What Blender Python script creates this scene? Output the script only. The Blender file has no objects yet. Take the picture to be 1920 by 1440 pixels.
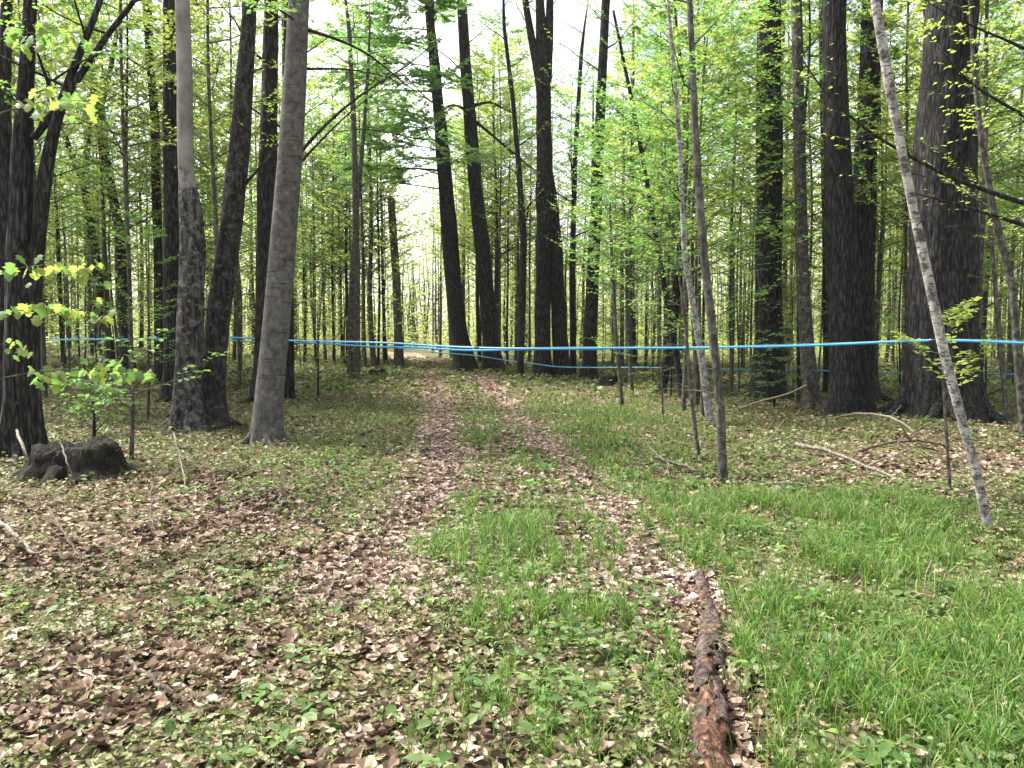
import bpy, math, random
import numpy as np
from math import radians, sin, cos, pi

# ------------------------------------------------------------------ camera, world, sun, exposure
SC = bpy.context.scene
COL = SC.collection
F, CX, CY, HOR, EYE = 1450.0, 960.0, 720.0, 632.0, 1.6
PITCH = math.atan((CY - HOR) / F)
cam_d = bpy.data.cameras.new('camera')
cam = bpy.data.objects.new('camera', cam_d)
COL.objects.link(cam)
cam.location = (0, 0, EYE)
cam.rotation_euler = (pi / 2 - PITCH, 0, 0)
cam_d.sensor_width = 36.0
cam_d.lens = 36.0 * F / 1920.0
cam_d.clip_start = 0.05
cam_d.clip_end = 3000
SC.camera = cam

SUN_EL, SUN_AZ = radians(56), radians(-62)      # azimuth from +Y (view direction), negative = left
world = bpy.data.worlds.new('World')
SC.world = world
world.use_nodes = True
wn = world.node_tree
wn.nodes.clear()
w_out = wn.nodes.new('ShaderNodeOutputWorld')
w_bg = wn.nodes.new('ShaderNodeBackground')
w_sky = wn.nodes.new('ShaderNodeTexSky')
w_sky.sky_type = 'NISHITA'
w_sky.sun_disc = False
w_sky.sun_elevation = SUN_EL
w_sky.sun_rotation = SUN_AZ
w_sky.air_density = 1.0
w_sky.dust_density = 2.5
w_bw = wn.nodes.new('ShaderNodeRGBToBW')
w_geo = wn.nodes.new('ShaderNodeTexCoord')
w_map = wn.nodes.new('ShaderNodeMapping')
w_map.inputs['Scale'].default_value = (2.2, 2.2, 5.0)
w_noise = wn.nodes.new('ShaderNodeTexNoise')
w_noise.inputs['Scale'].default_value = 1.7
w_noise.inputs['Detail'].default_value = 7
w_ramp = wn.nodes.new('ShaderNodeValToRGB')
w_ramp.color_ramp.elements[0].position = 0.36
w_ramp.color_ramp.elements[0].color = (0.35, 0.35, 0.35, 1)
w_ramp.color_ramp.elements[1].position = 0.56
w_ramp.color_ramp.elements[1].color = (1, 1, 1, 1)
w_gain = wn.nodes.new('ShaderNodeMath')
w_gain.operation = 'MULTIPLY'
w_gain.inputs[1].default_value = 1.75
w_mix = wn.nodes.new('ShaderNodeMixRGB')
L = wn.links.new
L(w_geo.outputs['Generated'], w_map.inputs['Vector'])
L(w_map.outputs[0], w_noise.inputs['Vector'])
L(w_noise.outputs['Fac'], w_ramp.inputs[0])
L(w_sky.outputs[0], w_bw.inputs[0])
L(w_bw.outputs[0], w_gain.inputs[0])
L(w_ramp.outputs[0], w_mix.inputs[0])
L(w_sky.outputs[0], w_mix.inputs[1])
L(w_gain.outputs[0], w_mix.inputs[2])
L(w_mix.outputs[0], w_bg.inputs['Color'])
w_bg.inputs['Strength'].default_value = 0.12
L(w_bg.outputs[0], w_out.inputs['Surface'])

sun_d = bpy.data.lights.new('sun', 'SUN')
sun_d.energy = 4.2
sun_d.angle = radians(9)
sun_d.color = (1.0, 0.95, 0.87)
sun = bpy.data.objects.new('sun', sun_d)
COL.objects.link(sun)
sun.location = (-20, 10, 40)
sun.rotation_euler = (pi / 2 - SUN_EL, 0, -SUN_AZ + pi)
SC.view_settings.view_transform = 'Standard'
SC.view_settings.look = 'None'
SC.view_settings.exposure = 1.5
SC.view_settings.gamma = 1.0
SC.view_settings.use_curve_mapping = False
SC.render.engine = 'CYCLES'
SC.cycles.max_bounces = 8
SC.cycles.diffuse_bounces = 5
SC.cycles.glossy_bounces = 2
SC.cycles.transmission_bounces = 5
SC.cycles.use_denoising = True
SC.cycles.sample_clamp_indirect = 6.0

RNG = np.random.default_rng(11)
random.seed(5)


# ------------------------------------------------------------------ helpers: noise, projection, mesh building
def _hash(ix, iy, seed):
    h = (ix.astype(np.int64) * 374761393 + iy.astype(np.int64) * 668265263 + seed * 1442695041) & 0x7fffffff
    h = ((h ^ (h >> 13)) * 1274126177) & 0x7fffffff
    return ((h ^ (h >> 16)) & 0xffff) / 65535.0


def vnoise(x, y, seed=0):
    x = np.asarray(x, float)
    y = np.asarray(y, float)
    ix, iy = np.floor(x), np.floor(y)
    fx, fy = x - ix, y - iy
    fx = fx * fx * (3 - 2 * fx)
    fy = fy * fy * (3 - 2 * fy)
    a = _hash(ix, iy, seed)
    b = _hash(ix + 1, iy, seed)
    c = _hash(ix, iy + 1, seed)
    d = _hash(ix + 1, iy + 1, seed)
    return (a * (1 - fx) + b * fx) * (1 - fy) + (c * (1 - fx) + d * fx) * fy


def fbm(x, y, seed=0, oct=3):
    s, a, t = 0, 1.0, 0
    for i in range(oct):
        s = s + a * vnoise(x * 2 ** i, y * 2 ** i, seed + 17 * i)
        t += a
        a *= 0.5
    return s / t


def smooth(e0, e1, x):
    t = np.clip((x - e0) / (e1 - e0), 0, 1)
    return t * t * (3 - 2 * t)


# trail: centre line and ruts as x(y)
TRAIL_Y = np.array([0, 3, 5, 7.5, 10, 14, 20, 28, 36, 45, 60, 90])
RUT_L = np.array([-1.5, -1.25, -0.95, -0.85, -0.9, -1.28, -1.95, -3.0, -4.0, -5.4, -8.5, -14])
RUT_R = np.array([1.1, 1.05, 1.0, 0.92, 0.72, 0.28, -0.15, -1.2, -2.4, -4.0, -7.2, -13])


def rut_l(y): return np.interp(y, TRAIL_Y, RUT_L)
def rut_r(y): return np.interp(y, TRAIL_Y, RUT_R)


def ground(x, y):
    x = np.asarray(x, float)
    y = np.asarray(y, float)
    r = np.hypot(x, y)
    z = 0.10 * (fbm(x * 0.55, y * 0.55, 3) - 0.5) * smooth(1.5, 6, r)
    z = z + 0.05 * (vnoise(x * 2.3, y * 2.3, 9) - 0.5)
    z = z + 0.30 * (vnoise(x * 0.11 + 4, y * 0.11, 21) - 0.5) * smooth(8, 25, r)
    az = x / np.maximum(y, 3.0)
    z = z + 0.85 * smooth(14, 32, y) * smooth(-0.2, -0.55, az)
    z = z + 0.0035 * np.clip(r - 45, 0, 400)
    for rx in (rut_l(y), rut_r(y)):
        z = z - 0.05 * np.exp(-((x - rx) / 0.22) ** 2) * smooth(3, 6, y) * (1 - smooth(50, 70, y))
    z = z + 0.16 * np.exp(-(((x - 6.6) / 1.3) ** 2 + ((y - 13.0) / 1.2) ** 2))
    z = z + 0.12 * np.exp(-(((x + 2.5) / 0.6) ** 2 + ((y - 7.5) / 0.5) ** 2))
    return z


def P(px, py, d):
    """world point seen at photograph pixel (px,py) at distance d along +Y"""
    v = (CY - py) / F
    u = (px - CX) / F
    dy = cos(PITCH) + v * sin(PITCH)
    dz = -sin(PITCH) + v * cos(PITCH)
    return np.array([u / dy * d, d, EYE + dz / dy * d])


def pix(x, y, z):
    yy, zz = y, z - EYE
    fwd = yy * cos(PITCH) - zz * sin(PITCH)
    up = yy * sin(PITCH) + zz * cos(PITCH)
    return CX + F * x / fwd, CY - F * up / fwd


def on_ground(px, py):
    d = EYE * F / max(py - HOR, 12)
    for _ in range(12):
        p = P(px, py, d)
        g = float(ground(p[0], p[1]))
        d = (EYE - g) * F / max(py - HOR, 12) * 0.5 + d * 0.5
    p = P(px, py, d)
    p[2] = float(ground(p[0], p[1]))
    return p


class MB:
    def __init__(self):
        self.v, self.q, self.t, self.qm, self.tm, self.n = [], [], [], [], [], 0

    def add(self, v, q=None, t=None, m=0):
        v = np.asarray(v, float).reshape(-1, 3)
        if q is not None and len(q):
            q = np.asarray(q, int)
            self.q.append(q + self.n)
            self.qm.append(np.full(len(q), m))
        if t is not None and len(t):
            t = np.asarray(t, int)
            self.t.append(t + self.n)
            self.tm.append(np.full(len(t), m))
        self.v.append(v)
        self.n += len(v)

    def mesh(self, name, mats, origin=(0, 0, 0), smooth_=True):
        me = bpy.data.meshes.new(name)
        v = np.concatenate(self.v) - np.asarray(origin)
        q = np.concatenate(self.q) if self.q else np.zeros((0, 4), int)
        t = np.concatenate(self.t) if self.t else np.zeros((0, 3), int)
        nq, nt = len(q), len(t)
        me.vertices.add(len(v))
        me.vertices.foreach_set('co', v.astype(np.float32).ravel())
        loops = np.concatenate([q.ravel(), t.ravel()]).astype(np.int32)
        me.loops.add(len(loops))
        me.loops.foreach_set('vertex_index', loops)
        me.polygons.add(nq + nt)
        me.polygons.foreach_set('loop_start', np.concatenate([np.arange(nq) * 4, nq * 4 + np.arange(nt) * 3]).astype(np.int32))
        mi = np.concatenate(([*self.qm] or [np.zeros(0, int)]) + [*self.tm]).astype(np.int32)
        me.polygons.foreach_set('material_index', mi)
        me.polygons.foreach_set('use_smooth', np.full(nq + nt, smooth_))
        for m in (mats if isinstance(mats, (list, tuple)) else [mats]):
            me.materials.append(m)
        me.update(calc_edges=True)
        return me

    def build(self, name, mats, parent=None, origin=(0, 0, 0), smooth_=True):
        o = bpy.data.objects.new(name, self.mesh(name, mats, origin, smooth_))
        COL.objects.link(o)
        if parent is not None:
            o.parent = parent
        else:
            o.location = origin
        return o


def tag(o, label=None, cat=None, group=None, kind=None):
    if label: o['label'] = label
    if cat: o['category'] = cat
    if group: o['group'] = group
    if kind: o['kind'] = kind
    return o


def empty(name, loc, label, cat, group=None):
    o = bpy.data.objects.new(name, None)
    COL.objects.link(o)
    o.location = tuple(loc)
    o.empty_display_size = 0.2
    return tag(o, label, cat, group)


def norm(v):
    v = np.asarray(v, float)
    return v / np.maximum(np.linalg.norm(v, axis=-1, keepdims=True), 1e-9)


def resample(pts, rad, n):
    pts = np.asarray(pts, float)
    s = np.concatenate([[0], np.cumsum(np.linalg.norm(np.diff(pts, axis=0), axis=1))])
    t = np.linspace(0, s[-1], n)
    # smooth interpolation (Catmull like): cubic through finite differences
    out = np.stack([np.interp(t, s, pts[:, k]) for k in range(3)], 1)
    for _ in range(2):
        out[1:-1] = 0.25 * out[:-2] + 0.5 * out[1:-1] + 0.25 * out[2:]
    return out, np.interp(t, s, rad)


def tube(mb, pts, rad, sides=5, m=0, cap=True, rough=0.0, seed=0, flare=0.0, ridges=0, lump=1.0):
    pts = np.asarray(pts, float)
    rad = np.asarray(rad, float)
    n = len(pts)
    tg = norm(np.gradient(pts, axis=0))
    ref = np.array([1.0, 0.13, 0.07]) if abs(tg[0][2]) > 0.6 else np.array([0.05, 0.1, 1.0])
    a = norm(np.cross(tg, ref))
    b = np.cross(tg, a)
    th = np.linspace(0, 2 * pi, sides, endpoint=False)
    R = np.repeat(rad[:, None], sides, 1)
    if rough or flare:
        s = np.concatenate([[0], np.cumsum(np.linalg.norm(np.diff(pts, axis=0), axis=1))])[:, None]
        cx, cy = np.cos(th)[None], np.sin(th)[None]
        nz = vnoise(cx * 1.6 + s * 0.25 + 7, cy * 1.6 + s * 0.9 * lump + seed * 3.1, seed)
        nz2 = vnoise(cx * 5 + 3, cy * 5 + s * 2.3 + seed, seed + 5)
        R = R * (1 + rough * (nz - 0.5) * 1.6 + rough * 0.6 * (nz2 - 0.5))
        if sides >= 30:
            fr = vnoise(cx * 8 + 11 + s * .15, cy * 8 + s * 0.55 + seed, seed + 9)
            R = R * (1 - 0.14 * (1 - np.abs(fr - .5) * 2) ** 3)
        if flare:
            ph = seed * 1.7
            lob = 1 + 0.45 * np.cos(ridges * th + ph)[None] + 0.25 * np.cos((ridges + 2) * th + 2 * ph)[None]
            R = R * (1 + flare * np.exp(-s / (rad[0] * 1.5 + 0.04)) * lob)
    v = pts[:, None] + R[..., None] * (np.cos(th)[None, :, None] * a[:, None] + np.sin(th)[None, :, None] * b[:, None])
    i = np.arange(n - 1)[:, None] * sides
    j = np.arange(sides)[None]
    j2 = (j + 1) % sides
    q = np.stack([i + j, i + j2, i + sides + j2, i + sides + j], -1).reshape(-1, 4)
    v = v.reshape(-1, 3)
    t = None
    if cap:
        v = np.concatenate([v, pts[-1:] + tg[-1:] * rad[-1] * 0.4])
        e = (n - 1) * sides
        t = np.stack([e + np.arange(sides), e + (np.arange(sides) + 1) % sides, np.full(sides, n * sides)], 1)
    mb.add(v, q, t, m)


def stamp(mb, tv, tq, tt, pos, xd, nd, sc, m=0, wid=None):
    """copy a leaf template to many places"""
    pos = np.asarray(pos, float)
    n = len(pos)
    if n == 0:
        return
    xd = norm(xd)
    nd = norm(nd - xd * np.sum(xd * nd, 1, keepdims=True))
    yd = np.cross(nd, xd)
    tv = np.asarray(tv, float)
    sc = np.broadcast_to(np.asarray(sc, float), (n,))
    w = sc if wid is None else sc * np.broadcast_to(np.asarray(wid, float), (n,))
    v = (pos[:, None] + (tv[None, :, 0:1] * sc[:, None, None]) * xd[:, None]
         + (tv[None, :, 1:2] * w[:, None, None]) * yd[:, None] + (tv[None, :, 2:3] * sc[:, None, None]) * nd[:, None])
    k = len(tv)
    off = (np.arange(n) * k)[:, None, None]
    q = (np.asarray(tq)[None] + off).reshape(-1, 4) if tq else None
    t = (np.asarray(tt)[None] + off).reshape(-1, 3) if tt else None
    mb.add(v, q, t, m)


LEAF4 = ([(0, 0, 0), (.42, -.33, .05), (1, 0, -.1), (.42, .33, .05)], [(0, 1, 2, 3)], None)
LEAF7 = ([(0, 0, 0), (.5, 0, -.02), (1, 0, -.16), (.28, -.27, .05), (.66, -.24, .02), (.28, .27, .05), (.66, .24, .02)],
         [(0, 3, 4, 1), (0, 1, 6, 5)], [(1, 4, 2), (1, 2, 6)])
SPRIG = ([(0, 0, 0), (.3, -.17, .0), (1, 0, -.16), (.3, .17, .0)], [(0, 1, 2, 3)], None)
_mo = [(0, 0), (.10, -.34), (.30, -.26), (.42, -.55), (.58, -.24), (.72, -.30), (1.0, 0), (.72, .30), (.58, .24), (.42, .55), (.30, .26), (.10, .34)]
MAPLE = ([(.42, 0, .03)] + [(x - 0.0, y, -.10 * x * x - .12 * abs(y)) for x, y in _mo], None,
         [(0, i + 1, (i + 1) % 12 + 1) for i in range(12)])


def dead_template(curl, twist):
    v, q = [], []
    for i, x in enumerate((0, .33, .7, 1.0)):
        w = (.05, .30, .27, .02)[i]
        for y in (-1, 0, 1):
            v.append((x, y * w, curl * (x - .5) ** 2 * 1.6 + abs(y) * w * (.55 * curl + .15) + twist * y * w * (x - .5)))
    for i in range(3):
        for j in range(2):
            a = i * 3 + j
            q.append((a, a + 3, a + 4, a + 1))
    return v, q, None


# ------------------------------------------------------------------ materials
def newmat(name):
    m = bpy.data.materials.new(name)
    m.use_nodes = True
    nt = m.node_tree
    nt.nodes.clear()
    out = nt.nodes.new('ShaderNodeOutputMaterial')
    return m, nt, out


def nd(nt, typ, **kw):
    n = nt.nodes.new(typ)
    for k, v in kw.items():
        if k in n.inputs.keys():
            n.inputs[k].default_value = v
        else:
            setattr(n, k, v)
    return n


def ramp(nt, stops, interp='LINEAR'):
    r = nt.nodes.new('ShaderNodeValToRGB')
    cr = r.color_ramp
    cr.interpolation = interp
    while len(cr.elements) < len(stops):
        cr.elements.new(0.5)
    for e, (p, c) in zip(cr.elements, stops):
        e.position = p
        e.color = (*c, 1)
    return r


def leaf_mat(name, stops, trans_gain=1.5, trans=0.45, rough=0.5, tree_var=0.25):
    m, nt, out = newmat(name)
    l = nt.links.new
    geo = nd(nt, 'ShaderNodeNewGeometry')
    oi = nd(nt, 'ShaderNodeObjectInfo')
    mx = nd(nt, 'ShaderNodeMath', operation='MULTIPLY_ADD')
    l(oi.outputs['Random'], mx.inputs[0])
    mx.inputs[1].default_value = tree_var
    add = nd(nt, 'ShaderNodeMath', operation='MULTIPLY')
    add.inputs[1].default_value = 1 - tree_var
    l(geo.outputs['Random Per Island'], add.inputs[0])
    l(add.outputs[0], mx.inputs[2])
    r = ramp(nt, stops)
    l(mx.outputs[0], r.inputs[0])
    p = nd(nt, 'ShaderNodeBsdfPrincipled', Roughness=rough)
    p.inputs['Specular IOR Level'].default_value = 0.35
    l(r.outputs[0], p.inputs['Base Color'])
    hs = nd(nt, 'ShaderNodeMixRGB', blend_type='MULTIPLY')
    hs.inputs[0].default_value = 1
    hs.inputs[2].default_value = (trans_gain * 1.0, trans_gain * 1.06, trans_gain * 0.72, 1)
    l(r.outputs[0], hs.inputs[1])
    tr = nd(nt, 'ShaderNodeBsdfTranslucent')
    l(hs.outputs[0], tr.inputs['Color'])
    mix = nd(nt, 'ShaderNodeMixShader')
    mix.inputs[0].default_value = trans
    l(p.outputs[0], mix.inputs[1])
    l(tr.outputs[0], mix.inputs[2])
    l(mix.outputs[0], out.inputs[0])
    return m


def bark_mat(name, c0, c1, c2, stretch=0.16, scale=26, bump=0.6, lichen=None, lichen_amt=0.0, bands=None, upper=None):
    m, nt, out = newmat(name)
    l = nt.links.new
    tc = nd(nt, 'ShaderNodeTexCoord')
    mp = nd(nt, 'ShaderNodeMapping')
    mp.inputs['Scale'].default_value = (1, 1, stretch)
    l(tc.outputs['Object'], mp.inputs[0])
    n1 = nd(nt, 'ShaderNodeTexNoise', Scale=scale, Detail=8.0, Roughness=0.62)
    l(mp.outputs[0], n1.inputs['Vector'])
    vo = nd(nt, 'ShaderNodeTexVoronoi', Scale=scale * 0.8)
    vo.feature = 'DISTANCE_TO_EDGE'
    l(mp.outputs[0], vo.inputs['Vector'])
    sm = nd(nt, 'ShaderNodeMath', operation='MULTIPLY_ADD')
    l(vo.outputs['Distance'], sm.inputs[0])
    sm.inputs[1].default_value = 0.8 if bands is None else 0.0
    l(n1.outputs['Fac'], sm.inputs[2])
    r = ramp(nt, [(0.38, c0), (0.56, c1), (0.86, c2)] if bands is None else [(0.32, c0), (0.5, c1), (0.78, c2)])
    l(sm.outputs[0], r.inputs[0])
    col = r.outputs[0]
    n2 = nd(nt, 'ShaderNodeTexNoise', Scale=2.6, Detail=5.0, Roughness=0.7)
    l(tc.outputs['Object'], n2.inputs['Vector'])
    if lichen:
        lr = ramp(nt, [(0.5 - 0.12 * lichen_amt, (0, 0, 0)), (0.62 - 0.1 * lichen_amt, (1, 1, 1))])
        n3 = nd(nt, 'ShaderNodeTexNoise', Scale=9.0, Detail=9.0, Roughness=0.75)
        l(tc.outputs['Object'], n3.inputs['Vector'])
        l(n3.outputs['Fac'], lr.inputs[0])
        mx = nd(nt, 'ShaderNodeMixRGB')
        l(lr.outputs[0], mx.inputs[0])
        l(col, mx.inputs[1])
        mx.inputs[2].default_value = (*lichen, 1)
        col = mx.outputs[0]
    if bands:
        mb2 = nd(nt, 'ShaderNodeMapping')
        mb2.inputs['Scale'].default_value = (bands[0], bands[0], bands[1])
        l(tc.outputs['Object'], mb2.inputs[0])
        nb = nd(nt, 'ShaderNodeTexNoise', Scale=1.0, Detail=6.0, Roughness=0.65)
        l(mb2.outputs[0], nb.inputs['Vector'])
        br = ramp(nt, [(bands[3], (1, 1, 1)), (bands[3] + 0.06, (0, 0, 0))])
        l(nb.outputs['Fac'], br.inputs[0])
        mx = nd(nt, 'ShaderNodeMixRGB')
        l(br.outputs[0], mx.inputs[0])
        l(col, mx.inputs[1])
        mx.inputs[2].default_value = (*bands[2], 1)
        col = mx.outputs[0]
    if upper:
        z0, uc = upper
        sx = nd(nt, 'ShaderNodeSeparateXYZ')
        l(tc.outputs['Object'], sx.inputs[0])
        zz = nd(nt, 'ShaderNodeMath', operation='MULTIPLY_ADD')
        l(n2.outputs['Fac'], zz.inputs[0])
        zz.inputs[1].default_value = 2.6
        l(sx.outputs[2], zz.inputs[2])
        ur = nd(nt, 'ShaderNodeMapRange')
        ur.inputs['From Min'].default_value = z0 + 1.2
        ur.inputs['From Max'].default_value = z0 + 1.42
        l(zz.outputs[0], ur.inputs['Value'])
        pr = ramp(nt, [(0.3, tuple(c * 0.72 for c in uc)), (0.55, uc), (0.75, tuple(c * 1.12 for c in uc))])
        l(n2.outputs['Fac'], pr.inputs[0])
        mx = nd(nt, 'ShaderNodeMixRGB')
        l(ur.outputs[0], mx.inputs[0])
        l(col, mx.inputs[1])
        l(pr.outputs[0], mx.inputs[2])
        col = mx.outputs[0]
    var = nd(nt, 'ShaderNodeMapRange')
    var.inputs['From Min'].default_value = 0.25
    var.inputs['From Max'].default_value = 0.75
    var.inputs['To Min'].default_value = 0.75
    var.inputs['To Max'].default_value = 1.2
    l(n2.outputs['Fac'], var.inputs['Value'])
    vm = nd(nt, 'ShaderNodeMixRGB', blend_type='MULTIPLY')
    vm.inputs[0].default_value = 1
    l(col, vm.inputs[1])
    l(var.outputs[0], vm.inputs[2])
    p = nd(nt, 'ShaderNodeBsdfPrincipled', Roughness=0.9)
    p.inputs['Specular IOR Level'].default_value = 0.2
    l(vm.outputs[0], p.inputs['Base Color'])
    bp = nd(nt, 'ShaderNodeBump', Strength=bump, Distance=0.03)
    l(sm.outputs[0], bp.inputs['Height'])
    l(bp.outputs[0], p.inputs['Normal'])
    l(p.outputs[0], out.inputs[0])
    return m


def island_mat(name, stops, rough=0.8, spec=0.2, trans=0.0):
    m, nt, out = newmat(name)
    l = nt.links.new
    geo = nd(nt, 'ShaderNodeNewGeometry')
    r = ramp(nt, stops)
    l(geo.outputs['Random Per Island'], r.inputs[0])
    tc = nd(nt, 'ShaderNodeTexCoord')
    n = nd(nt, 'ShaderNodeTexNoise', Scale=60.0, Detail=4.0)
    l(tc.outputs['Object'], n.inputs['Vector'])
    mr = nd(nt, 'ShaderNodeMapRange')
    mr.inputs['To Min'].default_value = 0.7
    mr.inputs['To Max'].default_value = 1.25
    l(n.outputs['Fac'], mr.inputs['Value'])
    mx = nd(nt, 'ShaderNodeMixRGB', blend_type='MULTIPLY')
    mx.inputs[0].default_value = 1
    l(r.outputs[0], mx.inputs[1])
    l(mr.outputs[0], mx.inputs[2])
    p = nd(nt, 'ShaderNodeBsdfPrincipled', Roughness=rough)
    p.inputs['Specular IOR Level'].default_value = spec
    l(mx.outputs[0], p.inputs['Base Color'])
    if trans:
        tr = nd(nt, 'ShaderNodeBsdfTranslucent')
        l(mx.outputs[0], tr.inputs['Color'])
        ms = nd(nt, 'ShaderNodeMixShader')
        ms.inputs[0].default_value = trans
        l(p.outputs[0], ms.inputs[1])
        l(tr.outputs[0], ms.inputs[2])
        l(ms.outputs[0], out.inputs[0])
    else:
        l(p.outputs[0], out.inputs[0])
    return m


def floor_mat(name, brown, green_amt):
    m, nt, out = newmat(name)
    l = nt.links.new
    tc = nd(nt, 'ShaderNodeTexCoord')
    n1 = nd(nt, 'ShaderNodeTexNoise', Scale=16.0, Detail=12.0, Roughness=0.8)
    l(tc.outputs['Object'], n1.inputs['Vector'])
    vo = nd(nt, 'ShaderNodeTexVoronoi', Scale=24.0)
    l(tc.outputs['Object'], vo.inputs['Vector'])
    sep = nd(nt, 'ShaderNodeSeparateColor')
    l(vo.outputs['Color'], sep.inputs[0])
    mixv = nd(nt, 'ShaderNodeMath', operation='MULTIPLY_ADD')
    l(sep.outputs[0], mixv.inputs[0])
    mixv.inputs[1].default_value = 0.45
    hb = nd(nt, 'ShaderNodeMath', operation='MULTIPLY')
    l(n1.outputs['Fac'], hb.inputs[0])
    hb.inputs[1].default_value = 0.62
    l(hb.outputs[0], mixv.inputs[2])
    r = ramp(nt, brown)
    l(mixv.outputs[0], r.inputs[0])
    n2 = nd(nt, 'ShaderNodeTexNoise', Scale=0.7, Detail=8.0, Roughness=0.7)
    l(tc.outputs['Object'], n2.inputs['Vector'])
    gr = ramp(nt, [(0.52 - green_amt * 0.2, (0, 0, 0)), (0.62 - green_amt * 0.2, (1, 1, 1))])
    l(n2.outputs['Fac'], gr.inputs[0])
    gm = nd(nt, 'ShaderNodeMath', operation='MULTIPLY')
    l(gr.outputs[0], gm.inputs[0])
    gm.inputs[1].default_value = green_amt
    gc = ramp(nt, [(0.3, (0.04, 0.05, 0.014)), (0.55, (0.11, 0.13, 0.04)), (0.8, (0.19, 0.21, 0.08))])
    l(n1.outputs['Fac'], gc.inputs[0])
    mx = nd(nt, 'ShaderNodeMixRGB')
    l(gm.outputs[0], mx.inputs[0])
    l(r.outputs[0], mx.inputs[1])
    l(gc.outputs[0], mx.inputs[2])
    p = nd(nt, 'ShaderNodeBsdfPrincipled', Roughness=0.95)
    p.inputs['Specular IOR Level'].default_value = 0.15
    l(mx.outputs[0], p.inputs['Base Color'])
    bp = nd(nt, 'ShaderNodeBump', Strength=0.8, Distance=0.05)
    l(mixv.outputs[0], bp.inputs['Height'])
    l(bp.outputs[0], p.inputs['Normal'])
    l(p.outputs[0], out.inputs[0])
    return m


BROWN = [(0.2, (0.015, 0.010, 0.007)), (0.42, (0.06, 0.040, 0.027)), (0.6, (0.15, 0.105, 0.073)), (0.85, (0.34, 0.26, 0.19))]
M_FLOOR = floor_mat('forest floor', BROWN, 0.5)
M_PATH = floor_mat('leafy trail', [(0.2, (0.08, 0.05, 0.036)), (0.42, (0.21, 0.145, 0.11)), (0.6, (0.34, 0.25, 0.195)), (0.85, (0.5, 0.39, 0.32))], 0.12)
M_DEAD = island_mat('dead leaves', [(0.0, (0.025, 0.014, 0.009)), (0.25, (0.11, 0.068, 0.046)), (0.5, (0.26, 0.18, 0.13)), (0.8, (0.46, 0.35, 0.27)), (1.0, (0.60, 0.49, 0.40))], trans=0.12)
M_DEADP = island_mat('pale pinkish dead leaves', [(0.0, (0.07, 0.042, 0.034)), (0.25, (0.24, 0.165, 0.135)), (0.6, (0.44, 0.33, 0.28)), (1.0, (0.64, 0.53, 0.47))], trans=0.1)
M_PILE = island_mat('purple brown leaves', [(0.0, (0.035, 0.018, 0.016)), (0.5, (0.17, 0.105, 0.09)), (1.0, (0.50, 0.37, 0.34))], trans=0.1)
M_GRASS = leaf_mat('grass blades', [(0, (0.03, 0.075, 0.018)), (0.45, (0.08, 0.18, 0.028)), (0.84, (0.15, 0.265, 0.045)), (0.9, (0.24, 0.25, 0.10)), (1, (0.36, 0.31, 0.17))], 1.5, 0.35, 0.45, 0)
M_WEED = leaf_mat('low weeds', [(0, (0.065, 0.09, 0.025)), (0.5, (0.14, 0.17, 0.055)), (1, (0.25, 0.27, 0.115))], 1.2, 0.3, 0.5, 0)
M_LEAF_Y = leaf_mat('yellow green spring leaves', [(0, (0.11, 0.15, 0.035)), (0.5, (0.18, 0.225, 0.06)), (1, (0.27, 0.29, 0.11))], 1.9, 0.55)
M_LEAF_G = leaf_mat('green spring leaves', [(0, (0.06, 0.125, 0.035)), (0.5, (0.105, 0.19, 0.06)), (1, (0.18, 0.26, 0.09))], 1.9, 0.52)
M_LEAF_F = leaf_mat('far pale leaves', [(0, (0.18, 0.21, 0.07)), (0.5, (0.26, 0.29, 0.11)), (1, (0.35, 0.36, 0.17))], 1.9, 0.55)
M_NEEDLE = leaf_mat('hemlock needles', [(0, (0.075, 0.145, 0.05)), (0.5, (0.13, 0.225, 0.085)), (1, (0.20, 0.30, 0.13))], 2.0, 0.5)
M_BARK_D = bark_mat('dark furrowed bark', (0.0045, 0.0043, 0.0044), (0.014, 0.0133, 0.0135), (0.066, 0.063, 0.061), 0.17, 24, 1.0, (0.10, 0.10, 0.09), -0.7)
M_BARK_M = bark_mat('mottled maple bark', (0.006, 0.0055, 0.005), (0.02, 0.018, 0.016), (0.055, 0.05, 0.046), 0.16, 22, 0.9, (0.10, 0.10, 0.094), 0.0)
M_BARK_G = bark_mat('grey sapling bark', (0.02, 0.018, 0.016), (0.055, 0.05, 0.043), (0.12, 0.11, 0.096), 0.3, 24, 0.5, (0.17, 0.17, 0.15), 0.0)
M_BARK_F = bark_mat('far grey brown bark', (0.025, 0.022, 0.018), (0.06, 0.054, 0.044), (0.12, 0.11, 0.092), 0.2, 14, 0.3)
M_BEECH = bark_mat('smooth beech bark', (0.05, 0.047, 0.043), (0.10, 0.096, 0.09), (0.17, 0.165, 0.157), 0.7, 15, 0.4, (0.19, 0.188, 0.18), -0.4, bands=(2.2, 34, (0.045, 0.042, 0.04), 0.355))
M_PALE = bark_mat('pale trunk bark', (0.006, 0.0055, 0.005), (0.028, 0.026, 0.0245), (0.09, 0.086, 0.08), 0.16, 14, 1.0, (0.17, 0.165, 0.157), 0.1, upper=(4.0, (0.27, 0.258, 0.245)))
M_BIRCH = bark_mat('white birch bark', (0.16, 0.15, 0.14), (0.38, 0.365, 0.345), (0.56, 0.54, 0.52), 0.8, 12, 0.4, (0.09, 0.08, 0.07), 0.25, bands=(16, 60, (0.05, 0.045, 0.04), 0.40))
M_STUMP = bark_mat('dark mossy stump', (0.002, 0.0018, 0.0015), (0.007, 0.006, 0.0045), (0.03, 0.026, 0.02), 0.2, 26, 1.0, (0.022, 0.032, 0.006), -0.2)
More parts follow.
